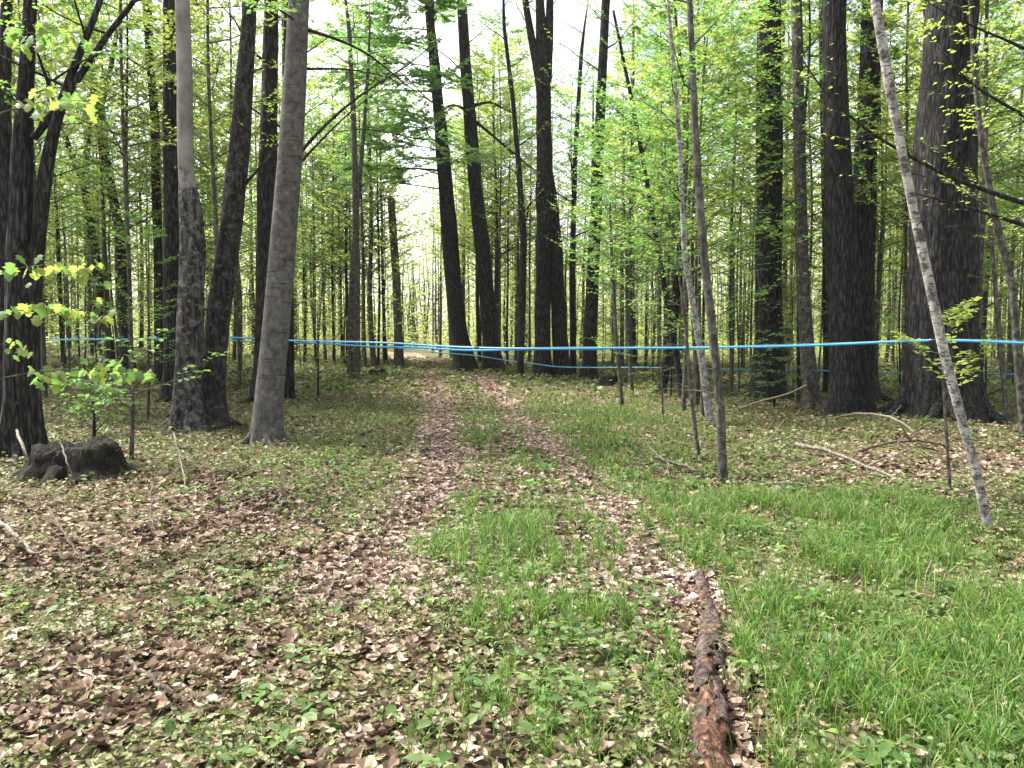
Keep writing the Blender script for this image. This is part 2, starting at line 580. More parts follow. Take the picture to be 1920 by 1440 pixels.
M_ROT = bark_mat('rotten red wood', (0.03, 0.014, 0.010), (0.12, 0.055, 0.035), (0.32, 0.18, 0.12), 0.35, 30, 1.0, (0.05, 0.035, 0.028), 0.1)
M_ROTBARK = bark_mat('peeling dark log bark', (0.015, 0.010, 0.009), (0.06, 0.040, 0.036), (0.15, 0.11, 0.10), 0.5, 24, 1.0, (0.20, 0.15, 0.13), 0.1)
M_STICK = bark_mat('bleached stick', (0.07, 0.058, 0.045), (0.18, 0.155, 0.125), (0.31, 0.28, 0.235), 0.5, 30, 0.4)
M_STICKD = bark_mat('brown stick', (0.03, 0.022, 0.016), (0.085, 0.064, 0.05), (0.2, 0.16, 0.13), 0.5, 30, 0.4)


def plastic(name, c):
    m, nt, out = newmat(name)
    p = nd(nt, 'ShaderNodeBsdfPrincipled', Roughness=0.35)
    tc = nd(nt, 'ShaderNodeTexCoord')
    n = nd(nt, 'ShaderNodeTexNoise', Scale=3.0, Detail=3.0)
    nt.links.new(tc.outputs['Object'], n.inputs['Vector'])
    r = ramp(nt, [(0.3, tuple(x * 0.8 for x in c)), (0.7, c)])
    nt.links.new(n.outputs['Fac'], r.inputs[0])
    nt.links.new(r.outputs[0], p.inputs['Base Color'])
    nt.links.new(p.outputs[0], out.inputs[0])
    return m


M_TUBE = plastic('blue sap tubing', (0.07, 0.42, 0.80))
M_TUBE2 = plastic('teal sap tubing', (0.06, 0.34, 0.55))
M_FIT = plastic('dark tube fitting', (0.03, 0.05, 0.09))
M_WIRE = plastic('tubing wire', (0.42, 0.42, 0.42))

# ------------------------------------------------------------------ setting: forest floor and trail
rr = np.concatenate([[0.0], np.geomspace(0.6, 30, 230), np.geomspace(31, 700, 46)])
an = np.concatenate([np.linspace(-0.85, 0.85, 330, endpoint=False), np.linspace(0.85, 2 * pi - 0.85, 90, endpoint=False)])
RRg, ANg = np.meshgrid(rr, an, indexing='ij')
gx, gy = RRg * np.sin(ANg), RRg * np.cos(ANg)
gz = ground(gx, gy)
nr, na = gx.shape
ii = np.arange(nr - 1)[:, None] * na
jj = np.arange(na)[None]
jn = (jj + 1) % na
gq = np.stack([ii + jj, ii + na + jj, ii + na + jn, ii + jn], -1).reshape(-1, 4)[:, ::-1]
mb = MB()
mb.add(np.stack([gx, gy, gz], -1).reshape(-1, 3), gq)
tag(mb.build('forest_floor', M_FLOOR), 'brown forest floor under leaf litter and low green plants', kind='structure')

mb = MB()
ys = np.concatenate([np.arange(4.0, 30, 0.12), np.arange(30, 75, 0.5)])
for k, rut in enumerate((rut_l, rut_r)):
    base = rut(ys)
    wid = np.where(ys > 26, 0.42 + (ys - 26) * 0.014, 0.42) * (1.15 if k == 0 else .85)
    lo = base - wid * (0.5 + 0.8 * fbm(ys * 1.3, ys * 0 + k, 31 + k))
    hi = base + wid * (0.5 + 0.8 * fbm(ys * 1.3, ys * 0 + 5 + k, 41 + k))
    ts = np.linspace(0, 1, 7)
    X = lo[:, None] * (1 - ts) + hi[:, None] * ts
    Y = np.repeat(ys[:, None], 7, 1)
    Z = ground(X, Y) + 0.006 * np.minimum(1, 1) + 0.0008 * np.minimum(Y, 60) / 2
    n0, n1_ = X.shape
    i = np.arange(n0 - 1)[:, None] * n1_
    j = np.arange(n1_ - 1)[None]
    mb.add(np.stack([X, Y, Z], -1).reshape(-1, 3), np.stack([i + j, i + j + 1, i + n1_ + j + 1, i + n1_ + j], -1).reshape(-1, 4))
tag(mb.build('path', M_PATH), 'two leaf strewn wheel ruts of the woodland trail', kind='structure')


# ------------------------------------------------------------------ ground cover masks (places on the ground)
def ell(px, py, cx, cy, rx, ry):
    return np.clip(1.35 - np.sqrt(((px - cx) / rx) ** 2 + ((py - cy) / ry) ** 2), 0, 0.7) / 0.7


def grass_mask(px, py):
    g = np.zeros_like(px)
    for cx, cy, rx, ry, v in ((1690, 1290, 470, 290, 1.0), (1520, 1010, 380, 100, .95), (1150, 1180, 330, 160, .7), (1000, 880, 40, 110, .55), (900, 820, 40, 60, .6), (890, 960, 60, 60, .5), (600, 900, 170, 100, .35), (1000, 740, 60, 25, .6), (1150, 790, 130, 50, .8), (1080, 745, 90, 25, .7), (1260, 930, 120, 70, .8), (1400, 850, 150, 50, .35), (640, 760, 160, 40, .35), (990, 1045, 230, 70, 1.0),
                              (1110, 860, 95, 110, .8), (1200, 900, 130, 90, .6), (1050, 1320, 330, 140, .5), (450, 1370, 220, 90, .3),
                              (1000, 770, 60, 40, .6), (730, 1130, 160, 110, .35), (1280, 860, 120, 90, .45), (820, 1390, 90, 60, .5),
                              (400, 1100, 200, 100, .22), (700, 820, 120, 70, .4), (930, 930, 80, 80, .35), (1840, 1120, 200, 90, .7)):
        g = np.maximum(g, v * ell(px, py, cx, cy, rx, ry))
    return g


def bare_mask(px, py):
    b = np.zeros_like(px)
    for cx, cy, rx, ry in ((1245, 1170, 55, 110), (1400, 1370, 50, 130), (900, 1400, 90, 60), (300, 1290, 180, 90), (120, 1010, 170, 80), (640, 1090, 90, 60),
                           (340, 980, 260, 70), (1720, 870, 230, 40), (180, 1390, 160, 60), (760, 1230, 80, 60)):
        b = np.maximum(b, ell(px, py, cx, cy, rx, ry))
    return b


def log_mask(x, y):
    """1 on the strip of ground under and just beside the rotten log"""
    lx = np.interp(y, [2.4, 5.1], [.70, 1.25])
    return np.where((np.abs(x - lx) < .13) & (y < 5.2), 1.0, 0.0)


def rut_mask(x, y):
    a = np.exp(-((x - rut_l(y)) / 0.24) ** 2) + np.exp(-((x - rut_r(y)) / 0.2) ** 2)
    return np.clip(a, 0, 1) * smooth(4.2, 5.8, y) * np.where(y < 8.5, 0.85, 1)


def scatter(n, d0, d1, power=1.0, spread=0.78):
    """ground points in the wedge ahead of the camera"""
    u = RNG.random(n)
    d = (d0 ** power + u * (d1 ** power - d0 ** power)) ** (1 / power)
    x = (RNG.random(n) * 2 - 1) * spread * d
    return x, d


def rand_dirs(n):
    a = RNG.random(n) * 2 * pi
    return np.stack([np.cos(a), np.sin(a), np.zeros(n)], 1)


# leaf litter
DEAD = [dead_template(c, t) for c, t in ((0.2, 0.6), (0.6, -0.9), (-0.45, 0.8), (1.0, 0.4))]
mb = MB()
for cnt, d0, d1, pw, smin, smax in ((78000, 2.2, 9, 1.3, .03, .085), (52000, 9, 22, 1.2, .045, .10), (26000, 22, 60, 1.2, .10, .2)):
    x, y = scatter(cnt, d0, d1, pw)
    z = ground(x, y)
    px, py = pix(x, y, z)
    keep = np.maximum(1 - 0.85 * grass_mask(px, py), np.maximum(np.maximum(rut_mask(x, y), bare_mask(px, py)), log_mask(x, y)))
    keep = keep * (0.3 + 0.7 * smooth(0.33, 0.56, fbm(x * 1.1, y * 1.1, 77, 4)))
    k = RNG.random(cnt) < keep
    x, y, z = x[k], y[k], z[k]
    n = len(x)
    nrm = np.stack([RNG.normal(0, .6, n), RNG.normal(0, .6, n), np.ones(n)], 1)
    which = RNG.integers(0, 4, n)
    sc = smin + (smax - smin) * RNG.random(n) ** 1.9 * 1.15
    for w in range(4):
        s = which == w
        stamp(mb, *DEAD[w], np.stack([x, y, z + 0.012 + 0.015 * RNG.random(n)], 1)[s], rand_dirs(n)[s], nrm[s], sc[s], 0, 0.6 + 0.75 * RNG.random(s.sum()))
tag(mb.build('leaf_litter', M_DEAD, smooth_=False), 'brown fallen leaves strewn over the forest floor', 'leaf litter', kind='stuff')

# paler leaves pressed into the ruts
mb = MB()
n = 15000
y = 4.6 + (46 - 4.6) * RNG.random(n) ** 1.9
side_ = RNG.random(n) < .55
mid = RNG.random(n) < .22
x = np.where(side_, rut_l(y), rut_r(y)) + RNG.normal(0, .2, n) * np.where(side_, 1.15, .8)
x = np.where(mid, rut_l(y) + (rut_r(y) - rut_l(y)) * RNG.random(n), x)
nrm = np.stack([RNG.normal(0, .4, n), RNG.normal(0, .4, n), np.ones(n)], 1)
which = RNG.integers(0, 4, n)
sc = (.035 + .05 * RNG.random(n)) * (1 + y * .022)
for w in range(4):
    s = which == w
    stamp(mb, *DEAD[w], np.stack([x, y, ground(x, y) + .022 + .012 * RNG.random(n)], 1)[s], rand_dirs(n)[s], nrm[s], sc[s], 0, 0.6 + 0.75 * RNG.random(s.sum()))
tag(mb.build('leaf_litter', M_DEADP, smooth_=False), 'pale pinkish dead leaves pressed into the wheel ruts of the trail', 'leaf litter', kind='stuff')

# grass
mb = MB()


def blades(x, y, h, w, lean, m=0):
    n = len(x)
    z = ground(x, y) - 0.005
    p = np.stack([x, y, z], 1)
    d = rand_dirs(n)
    s = np.cross(d, [0, 0, 1.0])
    a = RNG.random(n) * pi
    s = s * np.cos(a)[:, None] + d * np.sin(a)[:, None]
    up = np.array([0, 0, 1.0])
    l = lean[:, None]
    H = h[:, None]
    W = w[:, None]
    m1 = p + up * H * .5 + d * H * .12 * l
    m2 = p + up * H * (.88 - .1 * l) + d * H * .42 * l
    tip = p + up * H * (1.0 - .38 * l) + d * H * .85 * l
    v = np.stack([p - s * W * .4, p + s * W * .4, m1 - s * W * .5, m1 + s * W * .5, m2 - s * W * .32, m2 + s * W * .32, tip], 1).reshape(-1, 3)
    o = (np.arange(n) * 7)[:, None]
    q = np.concatenate([o + np.array([[0, 1, 3, 2]]), o + np.array([[2, 3, 5, 4]])])
    t = o + np.array([[4, 5, 6]])
    mb.add(v, q, t, m)


for cnt, d0, d1, pw, hs, ws in ((120000, 2.2, 7.5, 1.4, 1.1, .0045), (95000, 7.5, 18, 1.3, 1.0, .008), (60000, 18, 45, 1.2, 1.1, .018)):
    x, y = scatter(cnt, d0, d1, pw)
    # clumping: pull towards tuft centres
    cxx, cyy = np.round(x / 0.17 + vnoise(x * 9, y * 9, 5)) * 0.17, np.round(y / 0.17 + vnoise(x * 9, y * 9, 6)) * 0.17
    f = 0.85 * RNG.random(cnt) ** .7
    x, y = x + (cxx - x) * f, y + (cyy - y) * f
    px, py = pix(x, y, ground(x, y))
    g = grass_mask(px, py)
    base = np.where(px > 640, 0.26, 0.16)
    dens = np.maximum(g, base) * (0.1 + 1.25 * smooth(0.34, 0.62, fbm(x * 2.1, y * 2.1, 55, 4)))
    dens = dens * (1 - 0.92 * rut_mask(x, y)) * (1 - 0.8 * bare_mask(px, py)) * (1 - .93 * log_mask(x, y))
    k = RNG.random(cnt) < dens
    x, y, g = x[k], y[k], g[k]
    n = len(x)
    h = (0.045 + 0.10 * g) * (0.35 + 1.15 * RNG.random(n)) * (0.6 + 0.8 * fbm(x * 1.7 + 8, y * 1.7, 58)) * hs * np.where(y > 9, 1.35, 1)
    blades(x, y, h, np.full(n, ws) * (0.7 + 0.6 * RNG.random(n)), 0.25 + 0.95 * RNG.random(n))
tag(mb.build('grass', M_GRASS, smooth_=True), 'fresh green grass growing thickest along the right of the trail', 'grass', kind='stuff')

# low broad leaved weeds
mb = MB()
for cnt, d0, d1, pw, s0, s1, tpl in ((15000, 2.2, 8, 1.35, .012, .042, LEAF7), (17000, 8, 20, 1.3, .03, .075, LEAF4), (15000, 20, 60, 1.2, .08, .2, LEAF4)):
    x, y = scatter(cnt, d0, d1, pw)
    px, py = pix(x, y, ground(x, y))
    dens = 0.30 + 0.6 * smooth(0.36, 0.66, fbm(x * 1.7 + 3, y * 1.7, 91, 4))
    dens = dens * (1 - 0.85 * rut_mask(x, y)) * (1 - 0.75 * bare_mask(px, py)) * (0.75 + 0.25 * (1 - grass_mask(px, py))) * (1 - .9 * log_mask(x, y))
    k = RNG.random(cnt) < dens
    x, y = x[k], y[k]
    n = len(x)
    per = 7
    xx = np.repeat(x, per) + RNG.normal(0, .05, n * per)
    yy = np.repeat(y, per) + RNG.normal(0, .05, n * per)
    hh = np.repeat(0.02 + 0.09 * RNG.random(n), per) * (0.4 + 0.7 * RNG.random(n * per)) * (1 if d0 < 20 else 2.2)
    zz = ground(xx, yy) + hh
    dr = rand_dirs(n * per) + np.stack([np.zeros(n * per), np.zeros(n * per), RNG.normal(-.05, .3, n * per)], 1)
    nn = np.stack([RNG.normal(0, .6, n * per), RNG.normal(0, .6, n * per), np.ones(n * per)], 1)
    stamp(mb, *tpl, np.stack([xx, yy, zz], 1), dr, nn, s0 + (s1 - s0) * RNG.random(n * per))
tag(mb.build('ground_plants', M_WEED), 'low grey green leafy ground cover between the fallen leaves', 'ground cover', kind='stuff')


# taller broad leaved plants in the grass at right
mb = MB()
x, y = scatter(5200, 2.2, 10, 1.35)
px, py = pix(x, y, ground(x, y))
k = RNG.random(5200) < np.maximum(.55 * grass_mask(px, py), .05) * smooth(.35, .6, fbm(x * 1.6, y * 1.6, 131)) * (1 - .9 * rut_mask(x, y)) * (1 - log_mask(x, y))
x, y = x[k], y[k]
n, per = len(x), 8
a = np.tile(np.arange(per) * 2.4, n) + np.repeat(RNG.random(n) * 6.28, per)
hh = np.repeat(.03 + .10 * RNG.random(n), per) * (.35 + .65 * np.tile(np.linspace(0, 1, per), n))
dr = np.stack([np.cos(a), np.sin(a), RNG.normal(.15, .25, n * per)], 1)
X, Y = np.repeat(x, per) + .02 * np.cos(a), np.repeat(y, per) + .02 * np.sin(a)
stamp(mb, *LEAF7, np.stack([X, Y, ground(X, Y) + hh], 1), dr, np.stack([RNG.normal(0, .35, n * per), RNG.normal(0, .35, n * per), np.ones(n * per)], 1), .03 + .055 * RNG.random(n * per))
tag(mb.build('broadleaf_weeds', M_LEAF_G), 'bright broad leaved weeds growing up through the grass', 'weeds', kind='stuff')

# broken twigs in the litter
mb = MB()
x, y = scatter(760, 2.3, 17, 1.15)
for i in range(760):
    a, ln = RNG.random() * 6.28, .08 + (.35 + .5 * (x[i] > 2 and y[i] > 7)) * RNG.random() ** 2
    t = np.linspace(-.5, .5, 4)
    X, Y = x[i] + np.cos(a) * t * ln, y[i] + np.sin(a) * t * ln + RNG.normal(0, .012, 4)
    tube(mb, np.stack([X, Y, ground(X, Y) + .018 + .02 * RNG.random(4)], 1), np.array([1, .9, .75, .4]) * (.002 + .005 * RNG.random()), 4, int(RNG.random() < .3))
tag(mb.build('twig_litter', [M_STICKD, M_STICK]), 'small broken twigs lying in the leaf litter', 'twigs', kind='stuff')


# ------------------------------------------------------------------ trees: generators
class Wood:
    """collects branch tubes and leaf positions"""

    def __init__(self):
        self.lp, self.ld, self.ln, self.ls = [], [], [], []

    def leaves(self, p, d, n, s):
        self.lp.append(p); self.ld.append(d); self.ln.append(n); self.ls.append(s)

    def flush(self, mb, tpl, m):
        if self.lp:
            stamp(mb, *tpl, np.concatenate(self.lp), np.concatenate(self.ld), np.concatenate(self.ln), np.concatenate(self.ls), m)


def spray(W, mb, rg, start, dirn, length, r0, leaf, m=0, twigs=8, curve=0.15, droop=0.0, per=8, flat=1.0, leafy=1.0, sides=4, path=None, tw_len=0.42, t0=0.22):
    """one branch: curved main axis, side twigs in a flat plane, leaves along the twigs"""
    if path is None:
        n = 7
        t = np.linspace(0, 1, n)[:, None]
        dirn = norm(np.asarray(dirn, float))
        side = norm(np.cross(dirn, [0, 0, 1.0]) + 1e-6)
        pts = start + dirn * t * length + np.array([0, 0, 1.0]) * (curve * t ** 2 - droop * t ** 2) * length
        wig = np.cumsum(rg.normal(0, .035, (n, 1)), 0) * length
        pts = pts + side * (wig - wig[0]) + np.array([0, 0, 1.0]) * np.cumsum(rg.normal(0, .02, (n, 1)), 0) * length * 0.6
        pts[0] = start
    else:
        pts = np.asarray(path, float)
        n = len(pts)
    rad = r0 * (1 - 0.86 * np.linspace(0, 1, n) ** 0.8)
    tube(mb, pts, rad, sides, m)
    up = np.array([0, 0, 1.0])
    L_ = length
    for k in range(twigs + 1):
        last = k == twigs
        tt = 1.0 if last else t0 + (0.97 - t0) * (k + rg.random() * 0.8) / twigs
        f = tt * (n - 1)
        i = min(int(f), n - 2)
        p = pts[i] + (pts[i + 1] - pts[i]) * (f - i)
        ax = norm(pts[i + 1] - pts[i])
        sd = norm(np.cross(ax, up) + 1e-6) * (1 if k % 2 else -1)
        ang = 0.0 if last else 0.75 + 0.35 * rg.random()
        d = norm(ax * cos(ang) + sd * sin(ang) + up * rg.normal(0.03, .22 / flat))
        tl = L_ * tw_len * (1.05 - 0.6 * tt) * (0.6 + 0.7 * rg.random())
        if last:
            tl = L_ * 0.22
        q = np.linspace(0, 1, 4)[:, None]
        tp = p + d * q * tl + up * (-droop * 0.6 + 0.06) * q ** 2 * tl + rg.normal(0, .02, (4, 3)) * tl * q
        tube(mb, tp, max(r0 * 0.28 * (1 - tt * .5), 0.0022) * np.array([1, .75, .5, .25]), 3, m, cap=False)
        if leafy > 0:
            nl = max(1, int(per * leafy * (0.6 + 0.6 * rg.random()) * (0.5 + tl / (L_ * tw_len + 1e-6))))
            u = 0.12 + 0.9 * (np.arange(nl) + rg.random(nl)) / nl
            u = np.clip(u, 0, 1)
            ff = u * 3
            i3 = np.minimum(ff.astype(int), 2)
            lp = tp[i3] + (tp[i3 + 1] - tp[i3]) * (ff - i3)[:, None]
            sgn = np.where(np.arange(nl) % 2, 1, -1)[:, None]
            td = norm(tp[3] - tp[0])
            ts = norm(np.cross(td, up) + 1e-6)
            a2 = (0.7 + 0.5 * rg.random((nl, 1)))
            ld = td * np.cos(a2) + ts * sgn * np.sin(a2) + up * rg.normal(-.12, .22, (nl, 1)) / flat
            ln = up + rg.normal(0, .34 / flat, (nl, 3))
            W.leaves(lp, ld, ln, leaf * (0.6 + 0.7 * rg.random(nl)))
    return pts


def limbs_auto(W, mbs, rg, tp, tr, z0, z1, n, lmin, lmax, leaf, rise=0.5, curve=0.12, droop=0.0, per=8, twigs=8, leafy=1.0, flat=1.0, az=None, thick=0.42):
    """n limbs spread along the trunk path tp between fractions z0..z1; mbs() returns the builder each limb goes into"""
    a0 = rg.random() * 6.28
    for k in range(n):
        f = z0 + (z1 - z0) * (k + rg.random() * 0.7) / max(n, 1)
        g = f * (len(tp) - 1)
        i = min(int(g), len(tp) - 2)
        p = tp[i] + (tp[i + 1] - tp[i]) * (g - i)
        r = tr[i]
        a = a0 + k * 2.4 + rg.normal(0, .3) if az is None else az[0] + (az[1] - az[0]) * rg.random()
        d = np.array([cos(a), sin(a), rise * (0.5 + rg.random())])
        ln = lmin + (lmax - lmin) * rg.random()
        ln *= 1.15 - 0.55 * (k / max(n, 1))
        spray(W, mbs(), rg, p, d, ln, min(max(r * thick, 0.006), (0.012 + ln * 0.012) * min(1, thick * 2.4)), leaf, 0, twigs, curve, droop, per, flat, leafy)


# ------------------------------------------------------------------ trees in the photograph, one by one
HERO_XY = []


def trunk_path(px_pts, d, H, rg, drift=0.0):
    pts, rad = [], []
    for k, (px, py, w) in enumerate(px_pts):
        p = P(px, py, d)
        if k == 0:
            p[2] = float(ground(p[0], d)) - 0.06
        dd = d + (drift * k / max(len(px_pts) - 1, 1))
        if k and drift:
            p = P(px, py, dd)
        pts.append(p)
        rad.append(w * dd / F / 2)
    pts, rad = np.array(pts), np.array(rad)
    if H and H > pts[-1][2] + 0.5:
        dirn = norm(pts[-1] - pts[-2]) * 0.6 + np.array([0, 0, .4])
        dirn = norm(dirn)
        left = H - pts[-1][2]
        n = max(2, int(left / 1.2))
        ex, er = [], []
        p = pts[-1].copy()
        for i in range(n):
            dirn = norm(dirn + rg.normal(0, .06, 3))
            p = p + dirn * left / n
            ex.append(p.copy())
            er.append(rad[-1] * (1 - 0.85 * (i + 1) / n))
        pts, rad = np.concatenate([pts, ex]), np.concatenate([rad, er])
    return pts, rad


def hero(name, label, px_pts, mat, d=None, H=13.0, extra=(), sides=18, rough=0.13, flare=0.45, ridges=4, n_limbs=9, limb=(1.2, 2.6), zr=(0.5, 1.0),
         leaf=0.07, leafmat=None, rise=0.55, curve=0.12, droop=0.0, per=8, twigs=8, leafy=1.0, tpl=LEAF4, dead=0, dead_len=(0.5, 1.4), drift=0.0,
         px_branches=(), cat='tree', group=None, flat=1.0, az=None, branch_mat=None, lump=1.0, seed=None, thick=.42, dead_z=(0.12, 0.6)):
    seed = seed if seed is not None else sum(ord(c) * (i + 3) for i, c in enumerate(label)) % 9973
    rg = np.random.default_rng(seed)
    if d is None:
        d = on_ground(px_pts[0][0], px_pts[0][1])[1]
    pts, rad = trunk_path(px_pts, d, H, rg, drift)
    base = np.array([pts[0][0], pts[0][1], float(ground(pts[0][0], pts[0][1]))])
    HERO_XY.append((base[0], base[1], rad[0]))
    t = empty(name, base, label, cat, group)
    length = np.sum(np.linalg.norm(np.diff(pts, axis=0), axis=1))
    nseg = int(np.clip(length / max(0.12, min(rad[0], .35)), 14, 110))
    tp, tr = resample(pts, rad, nseg)
    b = MB()
    tube(b, tp, tr, sides, rough=rough, seed=seed % 97, flare=flare, ridges=ridges, lump=lump)
    b.build('trunk', mat, t, base)
    for ex in extra:
        ep, er = trunk_path(ex[0], d + (ex[2] if len(ex) > 2 else 0), ex[1], rg, drift) if not isinstance(ex, np.ndarray) else ex
        if ex[0][0][1] < 700:   # a fork: start inside the main trunk rather than on the ground
            ep[0] = P(ex[0][0][0], ex[0][0][1], d)
        ep, er = resample(ep, er, max(8, int(len(ep) * 4)))
        b = MB()
        tube(b, ep, er, max(8, sides - 4), rough=rough, seed=(seed + 7) % 97, flare=flare * 0.7 if ex[0][0][1] >= 700 else 0, ridges=ridges)
        W2 = Wood()
        if ex[0][0][1] < 700:
            limbs_auto(W2, lambda: b, rg, ep, er, 0.35, 1.0, 6, limb[0] * .7, limb[1] * .8, leaf, rise, curve, droop, per, twigs, 0, flat, az)
        b.build('stem', mat, t, base)
    if rad[0] > .09 and d < 20:
        for k in range(5 if rad[0] < .3 else 8):
            a_ = k * 6.28 / (5 if rad[0] < .3 else 8) + rg.normal(0, .25)
            q_ = np.linspace(0, 1, 7)[:, None]
            ln_ = rad[0] * (1.6 + 1.3 * rg.random()) * (.6 if rad[0] > .3 else 1)
            a2 = a_ + rg.normal(0, .25) * q_[:, 0]
            rp = base + np.stack([np.cos(a2), np.sin(a2), 0 * a2], 1) * (rad[0] * .7 + q_ * ln_) + np.array([0, 0, 1.0]) * (rad[0] * (.55 if rad[0] > .3 else .95) * (1 - q_) ** 2.4 - .03 * q_)
            rp[:, 2] += ground(rp[:, 0], rp[:, 1]) - base[2]
            b = MB()
            tube(b, rp, rad[0] * (.55 if rad[0] > .3 else 1) * (.34 - .27 * q_[:, 0] ** .7), 9, rough=.25, seed=k + seed % 50)
            b.build('root', mat, t, base)
    W = Wood()
    bm_ = branch_mat or mat
    holder = []

    def nb():
        holder.append(MB())
        return holder[-1]
    if n_limbs:
        limbs_auto(W, nb, rg, tp, tr, zr[0], zr[1], n_limbs, limb[0], limb[1], leaf, rise, curve, droop, per, twigs, leafy, flat, az, thick)
    if dead:
        limbs_auto(W, nb, rg, tp, tr, dead_z[0], dead_z[1], dead, dead_len[0], dead_len[1], leaf, 0.1, -0.1, 0.05, per, 5, 0.0, 1, None, 0.2)
    for pb in px_branches:
        pl, w0, lf = pb[0], pb[1], pb[2]
        dd = pb[3] if len(pb) > 3 else (0, 0)
        path = np.array([P(a, c, d + dd[0] + (dd[1] - dd[0]) * i / (len(pl) - 1)) for i, (a, c) in enumerate(pl)])
        path, _ = resample(path, np.ones(len(path)), 12)
        ln = np.sum(np.linalg.norm(np.diff(path, axis=0), axis=1))
        spray(W, nb(), rg, path[0], None, ln, w0 * d / F / 2, leaf, 0, 9, 0, droop, per, flat, lf, 5, path, tw_len=0.3, t0=0.3)
    for h in holder:
        h.build('branch', bm_, t, base)
    if W.lp:
        b = MB()
        W.flush(b, tpl, 0)
        b.build('foliage', leafmat or M_LEAF_Y, t, base)
    return t


hero('maple_tree', 'dark maple trunk cut off by the left edge of the frame', [(2, 790, 34), (4, 500, 28), (8, 300, 26), (10, 100, 20), (12, 0, 18)], M_BARK_D, 14.5, 14, n_limbs=8, dead=3)
hero('maple_tree', 'dark forked maple with several stems behind the mossy stump at far left',
     [(46, 858, 72), (44, 760, 62), (42, 640, 60), (40, 540, 58), (36, 430, 44), (40, 300, 36), (50, 150, 28), (58, 0, 22)], M_BARK_D, None, 12, sides=32,
     extra=[([(56, 600, 30), (70, 470, 27), (84, 330, 25), (100, 240, 20), (132, 140, 15), (190, 0, 10)], 9.0),
            ([(62, 258, 16), (105, 205, 13), (145, 150, 13), (205, 60, 10), (262, -10, 8)], 8.0)],
     n_limbs=8, zr=(.5, 1), dead=6, leafmat=M_LEAF_G, px_branches=[([(60, 250), (30, 190), (-30, 120)], 9, 1.0), ([(95, 170), (60, 70), (40, -20)], 7, 1.2, (0, -1.5)), ([(100, 150), (160, 110), (250, 80)], 5, 1.5, (0, -1))])
hero('maple_tree', 'slim dark leaning tree, the left one of a pair on the leafy rise', [(210, 652, 17), (180, 480, 14), (155, 340, 12), (122, 255, 9), (95, 170, 6)], M_BARK_D, 24, 13,
     extra=[([(152, 335, 9), (166, 290, 7), (172, 180, 5)], 11)], n_limbs=8, zr=(.45, 1), leaf=.09)
hero('maple_tree', 'dark crooked tree with a Y fork, right one of a pair on the leafy rise', [(241, 652, 22), (226, 440, 18), (196, 290, 16), (188, 195, 14), (165, 110, 9), (140, 20, 7)], M_BARK_D, 23.5, 13,
     extra=[([(188, 205, 11), (206, 140, 9), (220, 50, 7)], 12)], n_limbs=7, zr=(.6, 1), leaf=.09, dead=5, px_branches=[([(215, 105), (260, 165), (295, 205)], 5, 0.5), ([(190, 195), (230, 170), (245, 130)], 5, .4)])
hero('maple_tree', 'straight dark grey trunk hidden at its foot by the pale broken barked tree', [(326, 705, 36), (324, 500, 32), (321, 250, 29), (320, 0, 27)], M_BARK_D, 17.5, 17, n_limbs=7, zr=(.5, 1), dead=6)
hero('maple_tree', 'thin dark trunk just left of the straight dark grey trunk', [(300, 695, 20), (296, 450, 16), (290, 220, 15), (272, 0, 11)], M_BARK_D, 21, 14, n_limbs=9, zr=(.4, 1), dead=6, leaf=.09)
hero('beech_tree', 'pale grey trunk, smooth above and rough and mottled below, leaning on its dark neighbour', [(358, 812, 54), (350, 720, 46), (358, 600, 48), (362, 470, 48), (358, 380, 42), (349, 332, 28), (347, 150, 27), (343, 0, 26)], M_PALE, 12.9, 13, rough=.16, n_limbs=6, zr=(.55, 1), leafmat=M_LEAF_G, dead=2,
     px_branches=[([(352, 130), (400, 145), (440, 210)], 6, 0.3)])
hero('maple_tree', 'mottled maple leaning right out of the foot of the pale trunk', [(386, 802, 62), (398, 700, 46), (413, 570, 43), (432, 420, 40), (450, 270, 35), (462, 110, 29), (468, 0, 25)], M_BARK_M, 13.3, 14, rough=.18, n_limbs=7, zr=(.5, 1), dead=6, leafmat=M_LEAF_Y,
     px_branches=[([(455, 350), (500, 300), (560, 220), (610, 190)], 7, 0.2), ([(445, 160), (480, 130), (530, 118)], 6, 0.6)])
hero('maple_tree', 'dark upright trunk partly behind the smooth grey beech', [(494, 705, 38), (497, 500, 35), (500, 350, 33), (506, 150, 29), (509, 0, 25)], M_BARK_D, 18, 17, n_limbs=8, zr=(.45, 1), dead=5)
hero('beech_tree', 'smooth grey beech leaning slightly right at left of the trail', [(498, 836, 56), (503, 760, 50), (518, 610, 48), (531, 460, 47), (547, 260, 43), (556, 100, 39), (560, 0, 37)], M_BEECH, 11.4, 14, rough=.05, sides=22, flare=.3, ridges=5, n_limbs=6, zr=(.62, 1), leafmat=M_LEAF_G,
     branch_mat=M_BARK_M, px_branches=[([(572, 55), (640, 75), (700, 105), (760, 160), (830, 205)], 8, 0.25, (0, 2)), ([(535, 320), (600, 240), (690, 165), (760, 130), (840, 55)], 9, 0.3, (0, 2)), ([(528, 345), (590, 275), (660, 205), (740, 150)], 7, 0.2, (0, 1)),
                                       ([(565, 130), (640, 128), (720, 140), (790, 175)], 6, 0.3, (0, 2)), ([(555, 40), (520, 15), (480, 8)], 6, 1.2, (0, -1.5))])
hero('maple_tree', 'narrow dark trunk showing right of the smooth grey beech', [(541, 715, 21), (541, 500, 18), (540, 250, 16), (538, 0, 14)], M_BARK_D, 19, 15, n_limbs=8, zr=(.35, 1), dead=6, leaf=.08)
